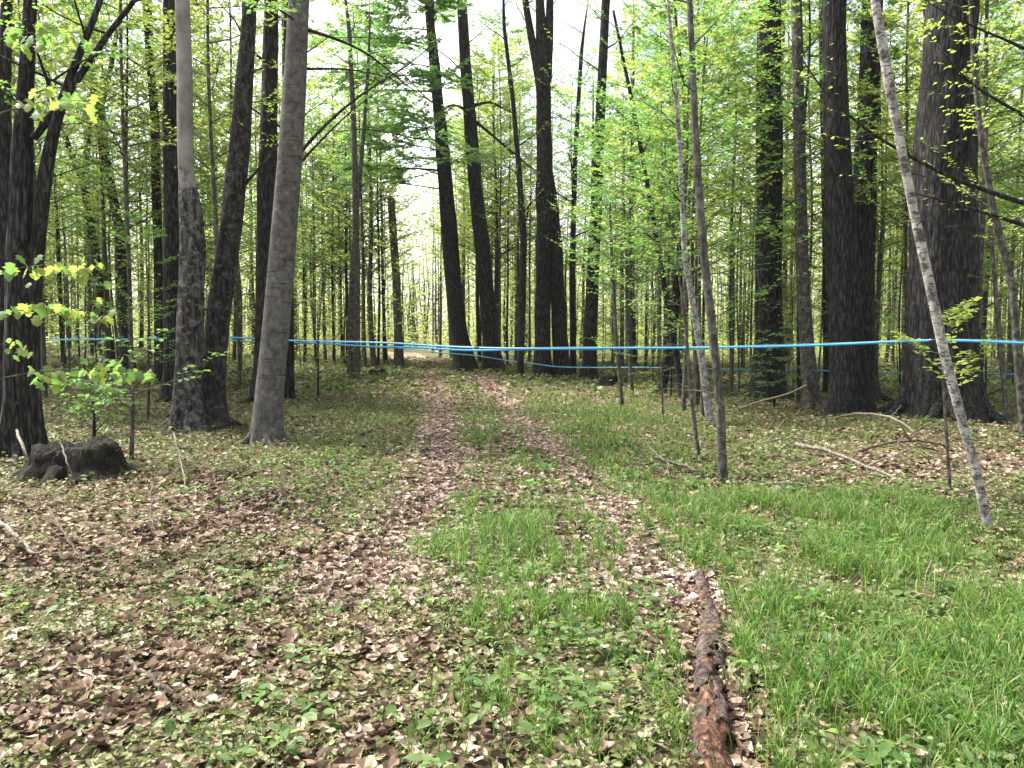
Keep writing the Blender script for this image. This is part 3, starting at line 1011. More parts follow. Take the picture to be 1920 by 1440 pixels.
hero('maple_tree', 'thin grey double stemmed tree between beech and trail', [(668, 705, 15), (668, 450, 12), (664, 250, 10), (655, 60, 8)], M_BARK_G, 29, 15, extra=[([(655, 706, 11), (660, 500, 9), (682, 250, 7), (692, 90, 5)], 14)], n_limbs=8, zr=(.35, 1), leaf=.1, leafmat=M_LEAF_F)
hero('snag', 'bare grey broken topped snag left of the trail end', [(749, 672, 17), (743, 520, 15), (733, 372, 13)], M_BARK_G, 40, 0, n_limbs=0, dead=4, cat='dead tree')
hero('hemlock_tree', 'tall hemlock with a leaning dark trunk and feathery green boughs beside the trail', [(873, 704, 38), (859, 610, 31), (846, 480, 30), (834, 330, 26), (820, 180, 21), (803, 0, 15)], M_BARK_D, 33, 20,
     n_limbs=36, zr=(.38, .95), limb=(3.6, 7.2), leaf=.17, leafmat=M_NEEDLE, tpl=LEAF4, rise=.18, curve=-.05, droop=.12, per=34, twigs=22, thick=.2, dead=7, dead_len=(1, 3), az=(1.5, 5.2), flat=1.1)
hero('maple_tree', 'dark straight trunk leaning left just right of the hemlock', [(926, 704, 32), (916, 590, 29), (905, 470, 28), (886, 290, 24), (873, 120, 20), (866, 0, 18)], M_BARK_D, 33, 19, n_limbs=8, zr=(.55, 1), leaf=.1, dead=9, dead_len=(1, 3.2), dead_z=(.25, .6),
     px_branches=[([(888, 225), (930, 260), (990, 310), (1050, 350)], 7, .15), ([(885, 210), (850, 195), (825, 205)], 9, .3), ([(880, 200), (920, 190), (965, 215)], 8, .2)])
hero('maple_tree', 'thin crooked tree between the leaning dark trunk and the forked trunk', [(975, 722, 13), (979, 570, 13), (982, 450, 12), (973, 320, 10), (962, 190, 8), (945, 50, 7)], M_BARK_D, 27, 14, n_limbs=10, zr=(.35, 1), leaf=.08, dead=5)
hero('maple_tree', 'tall double trunk forking into three stems right of the trail', [(1018, 718, 32), (1018, 560, 28), (1019, 400, 28), (1021, 250, 29), (1018, 150, 27), (1012, 0, 16)], M_BARK_D, 28, 19,
     extra=[([(1055, 719, 30), (1047, 600, 27), (1043, 480, 25), (1036, 380, 21), (1026, 300, 12)], 0, .15), ([(1012, 160, 16), (1000, 90, 14), (983, -5, 12)], 16), ([(1026, 150, 17), (1030, 60, 15), (1031, -10, 13)], 16)], n_limbs=7, zr=(.5, 1), leaf=.09, dead=8, dead_len=(.6, 2))
hero('maple_tree', 'straight dark trunk right of the forked double trunk', [(1103, 722, 28), (1108, 600, 25), (1115, 450, 23), (1122, 300, 20), (1130, 120, 17), (1136, 0, 15)], M_BARK_D, 27, 18, n_limbs=10, zr=(.35, 1), leaf=.09, dead=8, dead_len=(.6, 2))
hero('maple_tree', 'thin dark pole between the double trunk and the straight dark trunk', [(1075, 716, 12), (1073, 500, 11), (1078, 300, 9), (1090, 100, 7)], M_BARK_D, 29, 14, n_limbs=9, zr=(.35, 1), leaf=.09, dead=4)
hero('sapling', 'wispy sapling rooted in the grass right of the trail', [(1167, 766, 8), (1156, 640, 7), (1148, 500, 6), (1143, 380, 4)], M_BARK_G, None, 0, n_limbs=8, zr=(.45, 1), limb=(.6, 1.4), leafmat=M_LEAF_G, flare=.1)
hero('maple_tree', 'thin sapling leaning left above the white birch stem', [(1282, 718, 13), (1247, 545, 10), (1212, 335, 8), (1187, 200, 7), (1150, 20, 5)], M_BARK_D, 20, 10, n_limbs=12, zr=(.4, 1), limb=(1, 2.2), leafmat=M_LEAF_G, leaf=.085)
hero('maple_tree', 'dark thin trunk leaning right behind the white birch stem', [(1240, 732, 17), (1262, 600, 18), (1275, 500, 16), (1279, 420, 14), (1287, 230, 10)], M_BARK_D, 22, 12, n_limbs=10, zr=(.35, 1), leafmat=M_LEAF_G, leaf=.085, dead=3)
hero('birch_tree', 'slender peeling white birch behind the grey sapling', [(1334, 792, 16), (1319, 700, 14), (1304, 600, 12), (1284, 480, 11), (1276, 300, 9), (1264, 130, 7), (1252, 0, 5)], M_BIRCH, 14.0, 8.5, n_limbs=8, zr=(.45, 1), limb=(.6, 1.4), leafmat=M_LEAF_G, branch_mat=M_BARK_D, flare=.1)
hero('sapling', 'straight grey sapling standing alone at the grass edge', [(1356, 914, 17), (1351, 770, 17), (1336, 620, 16), (1319, 470, 15), (1306, 300, 13), (1298, 100, 11), (1293, 0, 10)], M_BARK_G, None, 8, n_limbs=9, zr=(.5, 1), limb=(.6, 1.4), leafmat=M_LEAF_G, dead=7, dead_len=(.3, .8), flare=.12)
hero('sapling', 'thin dark leafless sapling left of the straight grey sapling', [(1312, 862, 8), (1296, 740, 7), (1285, 600, 5), (1268, 480, 3)], M_BARK_G, None, 0, n_limbs=0, dead=8, dead_len=(.3, .9), flare=.1)
hero('pine_tree', 'big dark pine trunk with a small hemlock bush at its foot', [(1441, 755, 62), (1441, 620, 51), (1442, 420, 49), (1441, 200, 45), (1441, 0, 41)], M_BARK_D, 19, 20, sides=36, rough=.12, n_limbs=8, zr=(.6, 1), leafmat=M_LEAF_G, dead=12, dead_len=(.4, 1.6))
hero('maple_tree', 'lighter grey slim trunk between the two big dark pines', [(1523, 774, 30), (1513, 650, 25), (1504, 500, 23), (1498, 250, 21), (1494, 0, 19)], M_BARK_G, 16.5, 14, n_limbs=8, zr=(.45, 1), leafmat=M_LEAF_G, dead=5)
hero('pine_tree', 'thick dark pine leaning left, in front of a second dark trunk', [(1596, 787, 72), (1589, 630, 63), (1573, 420, 52), (1566, 200, 46), (1563, 0, 42)], M_BARK_D, 15.5, 20, sides=40, rough=.12, n_limbs=6, zr=(.6, 1), dead=12, dead_len=(.4, 1.4))
hero('pine_tree', 'dark trunk close behind the thick left leaning pine', [(1620, 772, 46), (1616, 520, 42), (1622, 300, 40), (1632, 100, 37), (1637, 0, 35)], M_BARK_D, 17.8, 20, sides=34, n_limbs=6, zr=(.6, 1), dead=8)
hero('maple_tree', 'thin dark pole just left of the thick leaning pine', [(1552, 745, 17), (1550, 500, 15), (1546, 300, 13), (1540, 0, 10)], M_BARK_D, 20.5, 14, n_limbs=9, zr=(.4, 1), leafmat=M_LEAF_G, dead=5)
hero('pine_tree', 'huge old pine with the thickest dark trunk at right', [(1768, 806, 150), (1766, 750, 122), (1764, 620, 116), (1768, 450, 112), (1774, 300, 106), (1780, 150, 97), (1783, 0, 91)], M_BARK_D, 14.2, 22, sides=64, rough=.10, flare=.28, ridges=5, n_limbs=6, zr=(.6, 1), limb=(2, 4), leafmat=M_LEAF_G, dead=16, dead_len=(.5, 1.8), lump=2)
hero('birch_tree', 'leaning white birch in front of the huge old pine', [(1858, 1004, 18), (1831, 885, 17), (1803, 785, 17), (1771, 665, 18), (1746, 545, 18), (1713, 395, 17), (1691, 285, 16), (1666, 150, 19), (1640, 0, 16)], M_BIRCH, None, 7.2, sides=14, rough=.08, n_limbs=6, zr=(.6, 1), limb=(.6, 1.5), leafmat=M_LEAF_Y, dead=9, dead_len=(.3, 1), flare=.1, branch_mat=M_BARK_D)
hero('maple_tree', 'dark tree beyond the right edge reaching long drooping boughs across the pines', [(1990, 870, 60), (1985, 600, 50), (1975, 300, 44), (1970, 0, 36)], M_BARK_D, 9.6, 11, n_limbs=5, zr=(.6, 1), leafmat=M_LEAF_Y,
     px_branches=[([(1978, 400), (1900, 372), (1800, 345), (1690, 285), (1590, 225), (1530, 160), (1480, 70)], 12, .8, (0, .3)), ([(1978, 440), (1760, 372), (1700, 362), (1650, 335)], 10, .4, (0, .5)), ([(1975, 250), (1900, 205), (1820, 160), (1760, 90)], 9, 1.0, (0, -1)),
                  ([(1975, 120), (1900, 80), (1800, 40), (1700, -20)], 8, 1.4, (0, -.5)), ([(1978, 330), (1930, 220), (1880, 200), (1830, 250)], 6, .6, (0, -1))])
hero('sapling', 'leaning grey sapling crossing the right edge beside the huge pine', [(1928, 680, 15), (1897, 530, 13), (1863, 400, 12), (1841, 270, 10), (1826, 130, 8)], M_BARK_G, 11.5, 7, n_limbs=9, zr=(.35, 1), limb=(.6, 1.5), leafmat=M_LEAF_Y)
hero('sapling', 'thin sapling between the huge pine and the leaning grey sapling', [(1890, 800, 9), (1868, 560, 8), (1850, 330, 7), (1845, 180, 5)], M_BARK_G, 13.5, 7, n_limbs=9, zr=(.35, 1), limb=(.6, 1.5), leafmat=M_LEAF_Y)
hero('sapling', 'short thin sapling at the foot of the leaning white birch', [(1783, 932, 6), (1775, 820, 6), (1768, 700, 5), (1760, 580, 3)], M_BARK_G, None, 0, n_limbs=5, zr=(.5, 1), limb=(.4, .9), leafmat=M_LEAF_Y, dead=4, dead_len=(.3, .6), flare=.1)
hero('sapling', 'small straight sapling stem in the leaves right of the mossy stump', [(246, 868, 9), (248, 800, 8), (249, 740, 6), (246, 660, 4)], M_BARK_G, None, 0, n_limbs=5, zr=(.45, 1), limb=(.5, 1.0), leafmat=M_LEAF_G, leaf=.09, tpl=LEAF7, per=5, twigs=5, flare=.1)


# near maple sapling at the left edge whose large drooping leaves are separate parts
def leafy_sapling():
    rg = np.random.default_rng(404)
    d = 5.6
    base = P(-150, 1000, d)
    base[2] = float(ground(base[0], d))
    t = empty('maple_sapling', base, 'young maple reaching in from the left edge with big drooping bright leaves', 'sapling')
    pts = np.array([base - [0, 0, .05], P(-140, 800, d), P(-120, 560, d), P(-110, 300, d), P(-100, 60, d), P(-90, -150, d)])
    tp, tr = resample(pts, np.linspace(.022, .006, 6), 24)
    b = MB()
    tube(b, tp, tr, 8, rough=.05)
    b.build('trunk', M_BARK_G, t, base)
    mesh = MB()
    stamp(mesh, *MAPLE, np.zeros((1, 3)), np.array([[1., 0, 0]]), np.array([[0, 0, 1.]]), 1.0)
    me = [mesh.mesh('leaf', M_LEAF_G), mesh.mesh('leaf', M_LEAF_Y)]
    runs = [([(-118, 560), (-40, 520), (60, 495), (180, 498)], 46), ([(-125, 640), (-40, 590), (60, 578), (205, 585)], 54),
            ([(-135, 760), (0, 705), (120, 690), (285, 700)], 60), ([(-105, 130), (0, 70), (70, 58), (150, 62)], 48), ([(-110, 250), (20, 205), (90, 185), (190, 190)], 34), ([(-130, 700), (-60, 650), (0, 640), (50, 660)], 18)]
    from mathutils import Matrix
    for pl, nl in runs:
        path = np.array([P(a, c, d + 0.25 * i - .2) for i, (a, c) in enumerate(pl)])
        path, _ = resample(path, np.ones(4), 10)
        b = MB()
        tube(b, path, np.linspace(.007, .002, 10), 5)
        b.build('branch', M_BARK_G, t, base)
        for k in range(nl):
            u = 0.46 + 0.54 * (k + rg.random()) / nl
            f = u * 9
            i = min(int(f), 8)
            p = path[i] + (path[i + 1] - path[i]) * (f - i) + rg.normal(0, .035, 3) * [1, 4, 1.1]
            a = rg.random() * 6.28
            x = norm(np.array([cos(a), sin(a) * .8, -0.75 - rg.random() * .9]))
            n = norm(np.array([cos(a) * .8, sin(a) * .8, .6]) + rg.normal(0, .3, 3))
            n = norm(n - x * np.dot(n, x))
            y = np.cross(n, x)
            s = 0.05 + 0.05 * rg.random()
            o = bpy.data.objects.new('leaf', me[int(rg.random() < .45)])
            COL.objects.link(o)
            o.parent = t
            o.matrix_local = Matrix([[x[0] * s, y[0] * s, n[0] * s, p[0] - base[0]], [x[1] * s, y[1] * s, n[1] * s, p[1] - base[1]], [x[2] * s, y[2] * s, n[2] * s, p[2] - base[2]], [0, 0, 0, 1]])


leafy_sapling()


# small evergreen bushes
def hemlock_bush(label, px, py, d, h, wdt, seed, mat=M_NEEDLE, leaf=.05):
    rg = np.random.default_rng(seed)
    p = P(px, py, d)
    base = np.array([p[0], d, float(ground(p[0], d))])
    t = empty('hemlock_bush', base, label, 'bush')
    tp, tr = resample(np.array([base - [0, 0, .03], base + [.02, 0, h * .5], base + [0, .03, h]]), np.array([.03, .02, .005]), 14)
    b = MB()
    tube(b, tp, tr, 7)
    b.build('trunk', M_BARK_D, t, base)
    W, bb = Wood(), MB()
    if leaf < .06:
        limbs_auto(W, lambda: bb, rg, tp, tr, .08, .97, 26, wdt * .7, wdt, leaf, .15, -.02, .12, 13, 9, 1.0, 1.2)
    else:
        limbs_auto(W, lambda: bb, rg, tp, tr, .15, .97, 13, wdt * .6, wdt, leaf, .9, .1, .05, 6, 6, 1.0, .6)
    bb.build('branch', M_BARK_D, t, base)
    f = MB()
    W.flush(f, SPRIG if leaf < .06 else LEAF7, 0)
    f.build('foliage', mat, t, base)


hemlock_bush('small green hemlock bush at the foot of the big dark pine', 1452, 740, 17.0, 1.9, 0.9, 61)
hemlock_bush('pale twiggy evergreen bush left of the white birch stem', 1258, 720, 21, 2.2, 1.1, 62, M_LEAF_Y)
hemlock_bush('young yellow green bush right of the smooth grey beech', 596, 700, 20, 2.6, 1.3, 63, M_LEAF_Y, .08)
hemlock_bush('leafy green bush behind the leaning white birch at the pine foot', 1845, 760, 16.5, 1.5, 0.9, 64, M_LEAF_G, .08)
hemlock_bush('broad leafy green bush in the leaf litter behind the mossy stump', 175, 800, 11.8, 0.75, 0.8, 65, M_LEAF_G, .08)


# dead leaves and weeds gathered round the trunk feet
rg = np.random.default_rng(31)
mb, mw = MB(), MB()
for hx, hy, hr in HERO_XY:
    if hy > 24:
        continue
    n = int(50 + 260 * hr)
    a, r = rg.random(n) * 6.28, hr * 1.25 + np.abs(rg.normal(0, .10 + hr * .5, n))
    x, y = hx + np.cos(a) * r, hy + np.sin(a) * r
    up = .05 * np.exp(-(r - hr) / .12) * rg.random(n)
    nrm = np.stack([np.cos(a) * .5 + rg.normal(0, .5, n), np.sin(a) * .5 + rg.normal(0, .5, n), np.ones(n)], 1)
    w = rg.integers(0, 4, n)
    for k in range(4):
        s_ = w == k
        stamp(mb, *DEAD[k], np.stack([x, y, ground(x, y) + .015 + up], 1)[s_], rand_dirs(n)[s_], nrm[s_], .04 + .06 * rg.random(s_.sum()))
    n //= 2
    a, r = rg.random(n) * 6.28, hr * 1.3 + np.abs(rg.normal(0, .12 + hr * .5, n))
    x, y = hx + np.cos(a) * r, hy + np.sin(a) * r
    stamp(mw, *LEAF7, np.stack([x, y, ground(x, y) + .03 + .09 * rg.random(n)], 1), rand_dirs(n), np.stack([rg.normal(0, .6, n), rg.normal(0, .6, n), np.ones(n)], 1), .03 + .05 * rg.random(n))
tag(mb.build('leaf_litter', M_DEAD, smooth_=False), 'dead leaves gathered round the feet of the trunks', 'leaf litter', kind='stuff')
tag(mw.build('ground_plants', M_WEED), 'small green leaves sprouting round the feet of the trunks', 'ground cover', kind='stuff')

# ------------------------------------------------------------------ repeated background trees and saplings
def make_pole(seed, H, r, mat, leafmat, leaf, per, n, lmin, lmax, z0, twigs, lean=.03, tpl=LEAF4, rise=.6):
    rg = np.random.default_rng(seed)
    n_ = 9
    t = np.linspace(0, 1, n_)
    pts = np.stack([np.cumsum(rg.normal(0, lean, n_)) * H * .12, np.cumsum(rg.normal(0, lean, n_)) * H * .12, t * H], 1)
    pts -= pts[0]
    pts[0][2] = -0.15
    tp, tr = resample(pts, r * (1 - .8 * t), 18)
    b = MB()
    tube(b, tp, tr, 8, rough=.1, seed=seed % 90, flare=.25, ridges=3)
    trunk = b.mesh('trunk', mat)
    W, c = Wood(), MB()
    limbs_auto(W, lambda: c, rg, tp, tr, z0, .98, n, lmin, lmax, leaf, rise, .1, 0, per, twigs, 1.0, 1.0)
    W.flush(c, tpl, 1)
    crown = c.mesh('crown', [mat, leafmat])
    return trunk, crown


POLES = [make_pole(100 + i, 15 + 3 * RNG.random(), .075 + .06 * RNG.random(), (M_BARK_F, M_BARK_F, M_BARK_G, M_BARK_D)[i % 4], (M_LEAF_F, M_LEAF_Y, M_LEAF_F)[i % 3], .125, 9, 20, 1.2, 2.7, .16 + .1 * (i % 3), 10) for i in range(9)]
SAPS = [make_pole(200 + i, 4.6 + 2.4 * RNG.random(), .022 + .014 * RNG.random(), (M_BARK_G, M_BARK_D, M_BARK_F)[i % 3], (M_LEAF_Y, M_LEAF_G)[i % 2], .08, 9, 17, .8, 1.9, .22, 9, .05, LEAF4, .3) for i in range(8)]
YOUNG = [make_pole(300 + i, 9 + 3.5 * RNG.random(), .045 + .03 * RNG.random(), (M_BARK_D, M_BARK_G, M_BARK_F)[i % 3], (M_LEAF_Y, M_LEAF_G)[i % 2], .10, 13, 34, 1.3, 3.0, .34, 12, .05, LEAF4, .35) for i in range(6)]


def place(kind, tr_cr, x, y, sx, sz, rz, cat):
    o = bpy.data.objects.new(kind, None)
    COL.objects.link(o)
    o.location = (x, y, float(ground(x, y)))
    o.rotation_euler = (0, 0, rz)
    o.scale = (sx, sx, sz)
    o.empty_display_size = .2
    o['category'] = cat
    for nm, me in zip(('trunk', 'crown'), tr_cr):
        c = bpy.data.objects.new(nm, me)
        COL.objects.link(c)
        c.parent = o
    return o


def sky_gap(x, y):
    """how low the canopy stays in the direction of the open sky above the trail"""
    px = CX + F * x / y
    return float(np.exp(-((px - 1040) / 120) ** 2))


rg = np.random.default_rng(77)
placed = []
REPEATS = []


def free(x, y, gap, hero_gap):
    px = CX + F * x / y
    if 545 < px < 1150 and y < 34 and (gap > .6 or y < 30):
        return False
    for hx, hy, hr in HERO_XY:      # keep the photographed trunks in view
        if y < hy + .5 and hy < 20 and abs(px - CX - F * hx / hy) < F * hr / hy + 14:
            return False
    if abs(x - (rut_l(y) + rut_r(y)) / 2) < 1.4 + 0.012 * y:
        return False
    for hx, hy, hr in HERO_XY:
        if abs(x - hx) < hero_gap + hr and abs(y - hy) < hero_gap * 2 + hr:
            return False
    for qx, qy in placed:
        if abs(x - qx) < gap and abs(y - qy) < gap:
            return False
    return True


n = 0
while n < 296:
    d = (22 ** 1.35 + rg.random() * (95 ** 1.35 - 22 ** 1.35)) ** (1 / 1.35)
    x = (rg.random() * 2 - 1) * d * 0.75
    if not free(x, d, .7, .35):
        continue
    placed.append((x, d))
    g = sky_gap(x, d)
    Hs = (0.8 + .4 * rg.random()) * (1 - .3 * g)
    o = place('pole_tree', POLES[n % 9], x, d, .8 + .45 * rg.random(), Hs, rg.random() * 6.28, 'tree')
    REPEATS.append((o, 'pole', x, d))
    n += 1
n = 0
while n < 64:
    d = 14 + 20 * rg.random()
    x = (rg.random() * 2 - 1) * d * 0.74
    g = sky_gap(x, d)
    if not free(x, d, .8, .35) or g > .8 or (d < 18 and x < 0 and x / d > -.3):
        continue
    placed.append((x, d))
    k = 2 * int(rg.random() * 3) + int(rg.random() < (.62 if x > 1 else .3))
    o = place('young_tree', YOUNG[k], x, d, .8 + .35 * rg.random(), (.85 + .35 * rg.random()) * (1 - .45 * g), rg.random() * 6.28, 'tree')
    REPEATS.append((o, 'young', x, d))
    n += 1
n = 0
while n < 16:
    d = 35 + 14 * rg.random()
    x = (860 + 420 * rg.random() - CX) / F * d
    if not free(x, d, .8, .35):
        continue
    placed.append((x, d))
    o = place('young_tree', YOUNG[2 * int(rg.random() * 3) + (n % 3 == 0)], x, d, 1.05 + .3 * rg.random(), 1.15 + .4 * rg.random(), rg.random() * 6.28, 'tree')
    REPEATS.append((o, 'young', x, d))
    n += 1
n = 0
while n < 20:
    d = 34.5 + 22 * rg.random()
    x = (540 + 420 * rg.random() - CX) / F * d
    if not free(x, d, .6, .3):
        continue
    placed.append((x, d))
    o = place('young_tree', YOUNG[2 * int(rg.random() * 3) + (n % 3 == 0)], x, d, 1.1 + .35 * rg.random(), 1.1 + .4 * rg.random(), rg.random() * 6.28, 'tree')
    REPEATS.append((o, 'young', x, d))
    n += 1
n = 0
while n < 95:
    d = (13 ** 1.1 + rg.random() * (42 ** 1.1 - 13 ** 1.1)) ** (1 / 1.1)
    x = (rg.random() * 2 - 1) * d * 0.74
    if not free(x, d, .5, .3) or (d < 16 and -.28 < x / d < .12) or (d < 13 and x / d < .3 and x > 0):
        continue
    placed.append((x, d))
    s = .7 + .5 * rg.random()
    k = 2 * int(rg.random() * 4) + int(rg.random() < (.62 if x > 1 else .3))
    o = place('understory_sapling', SAPS[k], x, d, s, s * (.9 + .3 * rg.random()), rg.random() * 6.28, 'sapling')
    REPEATS.append((o, 'sapling', x, d))
    n += 1

# each repeat is told apart by where it stands between the landmark trees
MARKS = [(-400, 'left frame edge'), (46, 'forked maple'), (358, 'pale trunk'), (498, 'grey beech'), (749, 'broken snag'), (873, 'hemlock'), (1018, 'double trunk'), (1167, 'wispy sapling'),
         (1334, 'white birch stem'), (1441, 'big dark pine'), (1596, 'leaning pine'), (1768, 'huge pine'), (2400, 'right frame edge')]
ORD = 'first second third fourth fifth sixth seventh eighth ninth tenth eleventh twelfth thirteenth fourteenth fifteenth sixteenth seventeenth eighteenth nineteenth twentieth'.split()
bins = {}
for o, kd, x, d in REPEATS:
    px = CX + F * x / d
    for (a, an_), (b_, bn) in zip(MARKS, MARKS[1:]):
        if a <= px < b_:
            far = 'far' if (kd == 'pole' and d > 46) or (kd == 'sapling' and d > 23) else 'near'
            bins.setdefault((kd, far, an_, bn), []).append((px, o))
for (kd, far, an_, bn), L_ in bins.items():
    L_.sort(key=lambda q: q[0])
    where = f'between {an_} and {bn}'
    for k, (px, o) in enumerate(L_):
        if kd == 'pole' and far == 'far':
            o['label'] = f'distant slim pole tree with pale foliage {where}'
            o['group'] = f'distant pole trees {where}'
        else:
            noun = {'pole': 'slim pole tree', 'young': 'bushy young tree', 'sapling': 'thin understory sapling' if far == 'near' else 'small farther sapling'}[kd]
            o['label'] = f'{noun}, {ORD[min(k, 19)]} from the left {where}'
            o['group'] = {'pole': 'slim pole trees in the middle distance', 'young': 'bushy young trees among the trunks', 'sapling': 'thin understory saplings among the trunks'}[kd]

# the wood beyond, one mass
rg = np.random.default_rng(91)
mb = MB()
for _ in range(520):
    d = 95 + 75 * rg.random()
    x = (rg.random() * 2 - 1) * d * .8
    z = float(ground(x, d))
    h = 10 + 8 * rg.random()
    tube(mb, np.array([[x, d, z - .2], [x + rg.normal(0, .4), d, z + h * .5], [x + rg.normal(0, .9), d, z + h]]), np.array([.16, .11, .03]), 5, 0)
nl = 210000
d = 95 + 80 * rg.random(nl)
x = (rg.random(nl) * 2 - 1) * d * .82
gap = np.exp(-((CX + F * x / d - 1040) / 120) ** 2)
top = (19 + 6 * vnoise(x * .12, d * .12, 8)) * (1 - .32 * gap)
z = ground(x, d) + .2 + top * rg.random(nl) ** 1.25
k = vnoise(x * .35, z * .5 + d * .3, 12) > .33
x, d, z = x[k], d[k], z[k]
n = len(x)
stamp(mb, *LEAF4, np.stack([x, d, z], 1), rand_dirs(n) + np.array([0, 0, -.2]), np.stack([rg.normal(0, .6, n), rg.normal(0, .6, n), np.ones(n)], 1), .3 + .45 * rg.random(n), 1)
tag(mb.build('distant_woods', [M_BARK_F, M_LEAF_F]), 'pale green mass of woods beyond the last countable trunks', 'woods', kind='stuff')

# leafy brush far back between the poles
rg = np.random.default_rng(92)
mb = MB()
nb_ = 900
bd = 42 + 55 * rg.random(nb_) ** .8
bx = (rg.random(nb_) * 2 - 1) * bd * .8
ok = np.abs(bx - (rut_l(bd) + rut_r(bd)) / 2) > 2.2
bd, bx = bd[ok], bx[ok]
nb_ = len(bd)
per = 75
w_ = np.repeat(.6 + 1.1 * rg.random(nb_), per)
X = np.repeat(bx, per) + rg.normal(0, .6, nb_ * per) * w_
Y = np.repeat(bd, per) + rg.normal(0, .6, nb_ * per) * w_
Z = ground(X, Y) + .1 + np.repeat(1.0 + 4.2 * rg.random(nb_) ** 1.3, per) * rg.random(nb_ * per)
n = len(X)
stamp(mb, *LEAF4, np.stack([X, Y, Z], 1), rand_dirs(n) + np.array([0, 0, -.15]), np.stack([rg.normal(0, .5, n), rg.normal(0, .5, n), np.ones(n)], 1), .14 + .18 * rg.random(n), 0)
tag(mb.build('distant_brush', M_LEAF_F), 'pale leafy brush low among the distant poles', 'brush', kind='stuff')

# ------------------------------------------------------------------ thin spring haze
mb = MB()
hv = np.array([(x, y, z) for z in (-3.0, 34.0) for y in (-30, 185) for x in (-160, 160)], float)
mb.add(hv, [(0, 2, 3, 1), (4, 5, 7, 6), (0, 1, 5, 4), (2, 6, 7, 3), (0, 4, 6, 2), (1, 3, 7, 5)])
hm = bpy.data.materials.new('pale air')
hm.use_nodes = True
hm.node_tree.nodes.clear()
ho = hm.node_tree.nodes.new('ShaderNodeOutputMaterial')
hp = hm.node_tree.nodes.new('ShaderNodeVolumePrincipled')
hp.inputs['Color'].default_value = (0.93, 0.95, 0.95, 1)
hp.inputs['Density'].default_value = 0.00025
hm.node_tree.links.new(hp.outputs[0], ho.inputs['Volume'])
tag(mb.build('haze', hm, smooth_=False), 'faint pale air thickening towards the far woods', 'haze', kind='stuff')

# ------------------------------------------------------------------ sap tubing
def line(name, label, pts, r, mat, sag=0.0, wire=True):
    path = np.array([P(*p) for p in pts])
    path, _ = resample(path, np.ones(len(path)), 90)
    s = np.linspace(0, 1, 90)
    path[:, 2] += 0.02 * np.sin(s * 37) * sag
    base = path[0].copy()
    t = empty(name, base, label, 'tubing')
    b = MB()
    tube(b, path, np.full(90, r), 8)
    b.build('tube', mat, t, base)
    if wire:
        b = MB()
        tube(b, path + np.array([0, 0, r * 1.25]) + np.stack([np.zeros(90), np.zeros(90), 0.006 * np.sin(s * 60)], 1), np.full(90, .0025), 4)
        b.build('support_wire', M_WIRE, t, base)
        for k in range(4, 88, 7):
            b = MB()
            th = np.linspace(0, 2 * pi, 9)
            tg = norm(path[k + 1] - path[k])
            u = norm(np.cross(tg, [0, 0, 1.0]))
            ring = path[k] + np.array([0, 0, r * .4]) + np.cos(th)[:, None] * u * r * 1.25 + np.sin(th)[:, None] * np.array([0, 0, 1.0]) * r * 1.7
            tube(b, ring, np.full(9, .0025), 4, cap=False)
            b.build('wire_tie', M_WIRE, t, base)
        for k in (6, 27, 40, 58, 73):
            b = MB()
            dn = norm(path[k + 1] - path[k])
            tube(b, np.array([path[k] - dn * .05, path[k] - dn * .045, path[k] + dn * .045, path[k] + dn * .05]), np.array([r, r * 1.5, r * 1.5, r]), 10)
            b.build('connector', M_FIT, t, base)


line('sap_tubing', 'bright blue sap tube stretched across the whole wood at eye height', [(2080, 648, 10.3), (1920, 645, 10.6), (1800, 638, 11), (1740, 638, 11.2), (1600, 644, 11.6), (1500, 648, 12), (1280, 653, 12.6), (1000, 654, 13.4), (860, 651, 14.2), (720, 643, 15.5), (560, 639, 17.2), (430, 633, 18.5), (200, 637, 21), (0, 637, 23), (-150, 638, 25)], .018, M_TUBE, .25)
line('sap_tubing', 'lower teal sap tube passing behind the huge old pine', [(2080, 704, 16), (1920, 702, 17), (1820, 702, 17.5), (1640, 698, 19), (1440, 693, 21), (1240, 690, 23), (1040, 688, 26), (900, 668, 31), (720, 650, 38)], .019, M_TUBE2, .5, False)
line('sap_tubing', 'second blue sap tube running just under the bright one past the beech', [(1130, 654.5, 13.1), (1000, 655.5, 14), (860, 656, 16), (720, 650, 18.5), (560, 643, 21), (430, 639, 23), (300, 637, 26), (100, 634, 30)], .02, M_TUBE, .5, False)

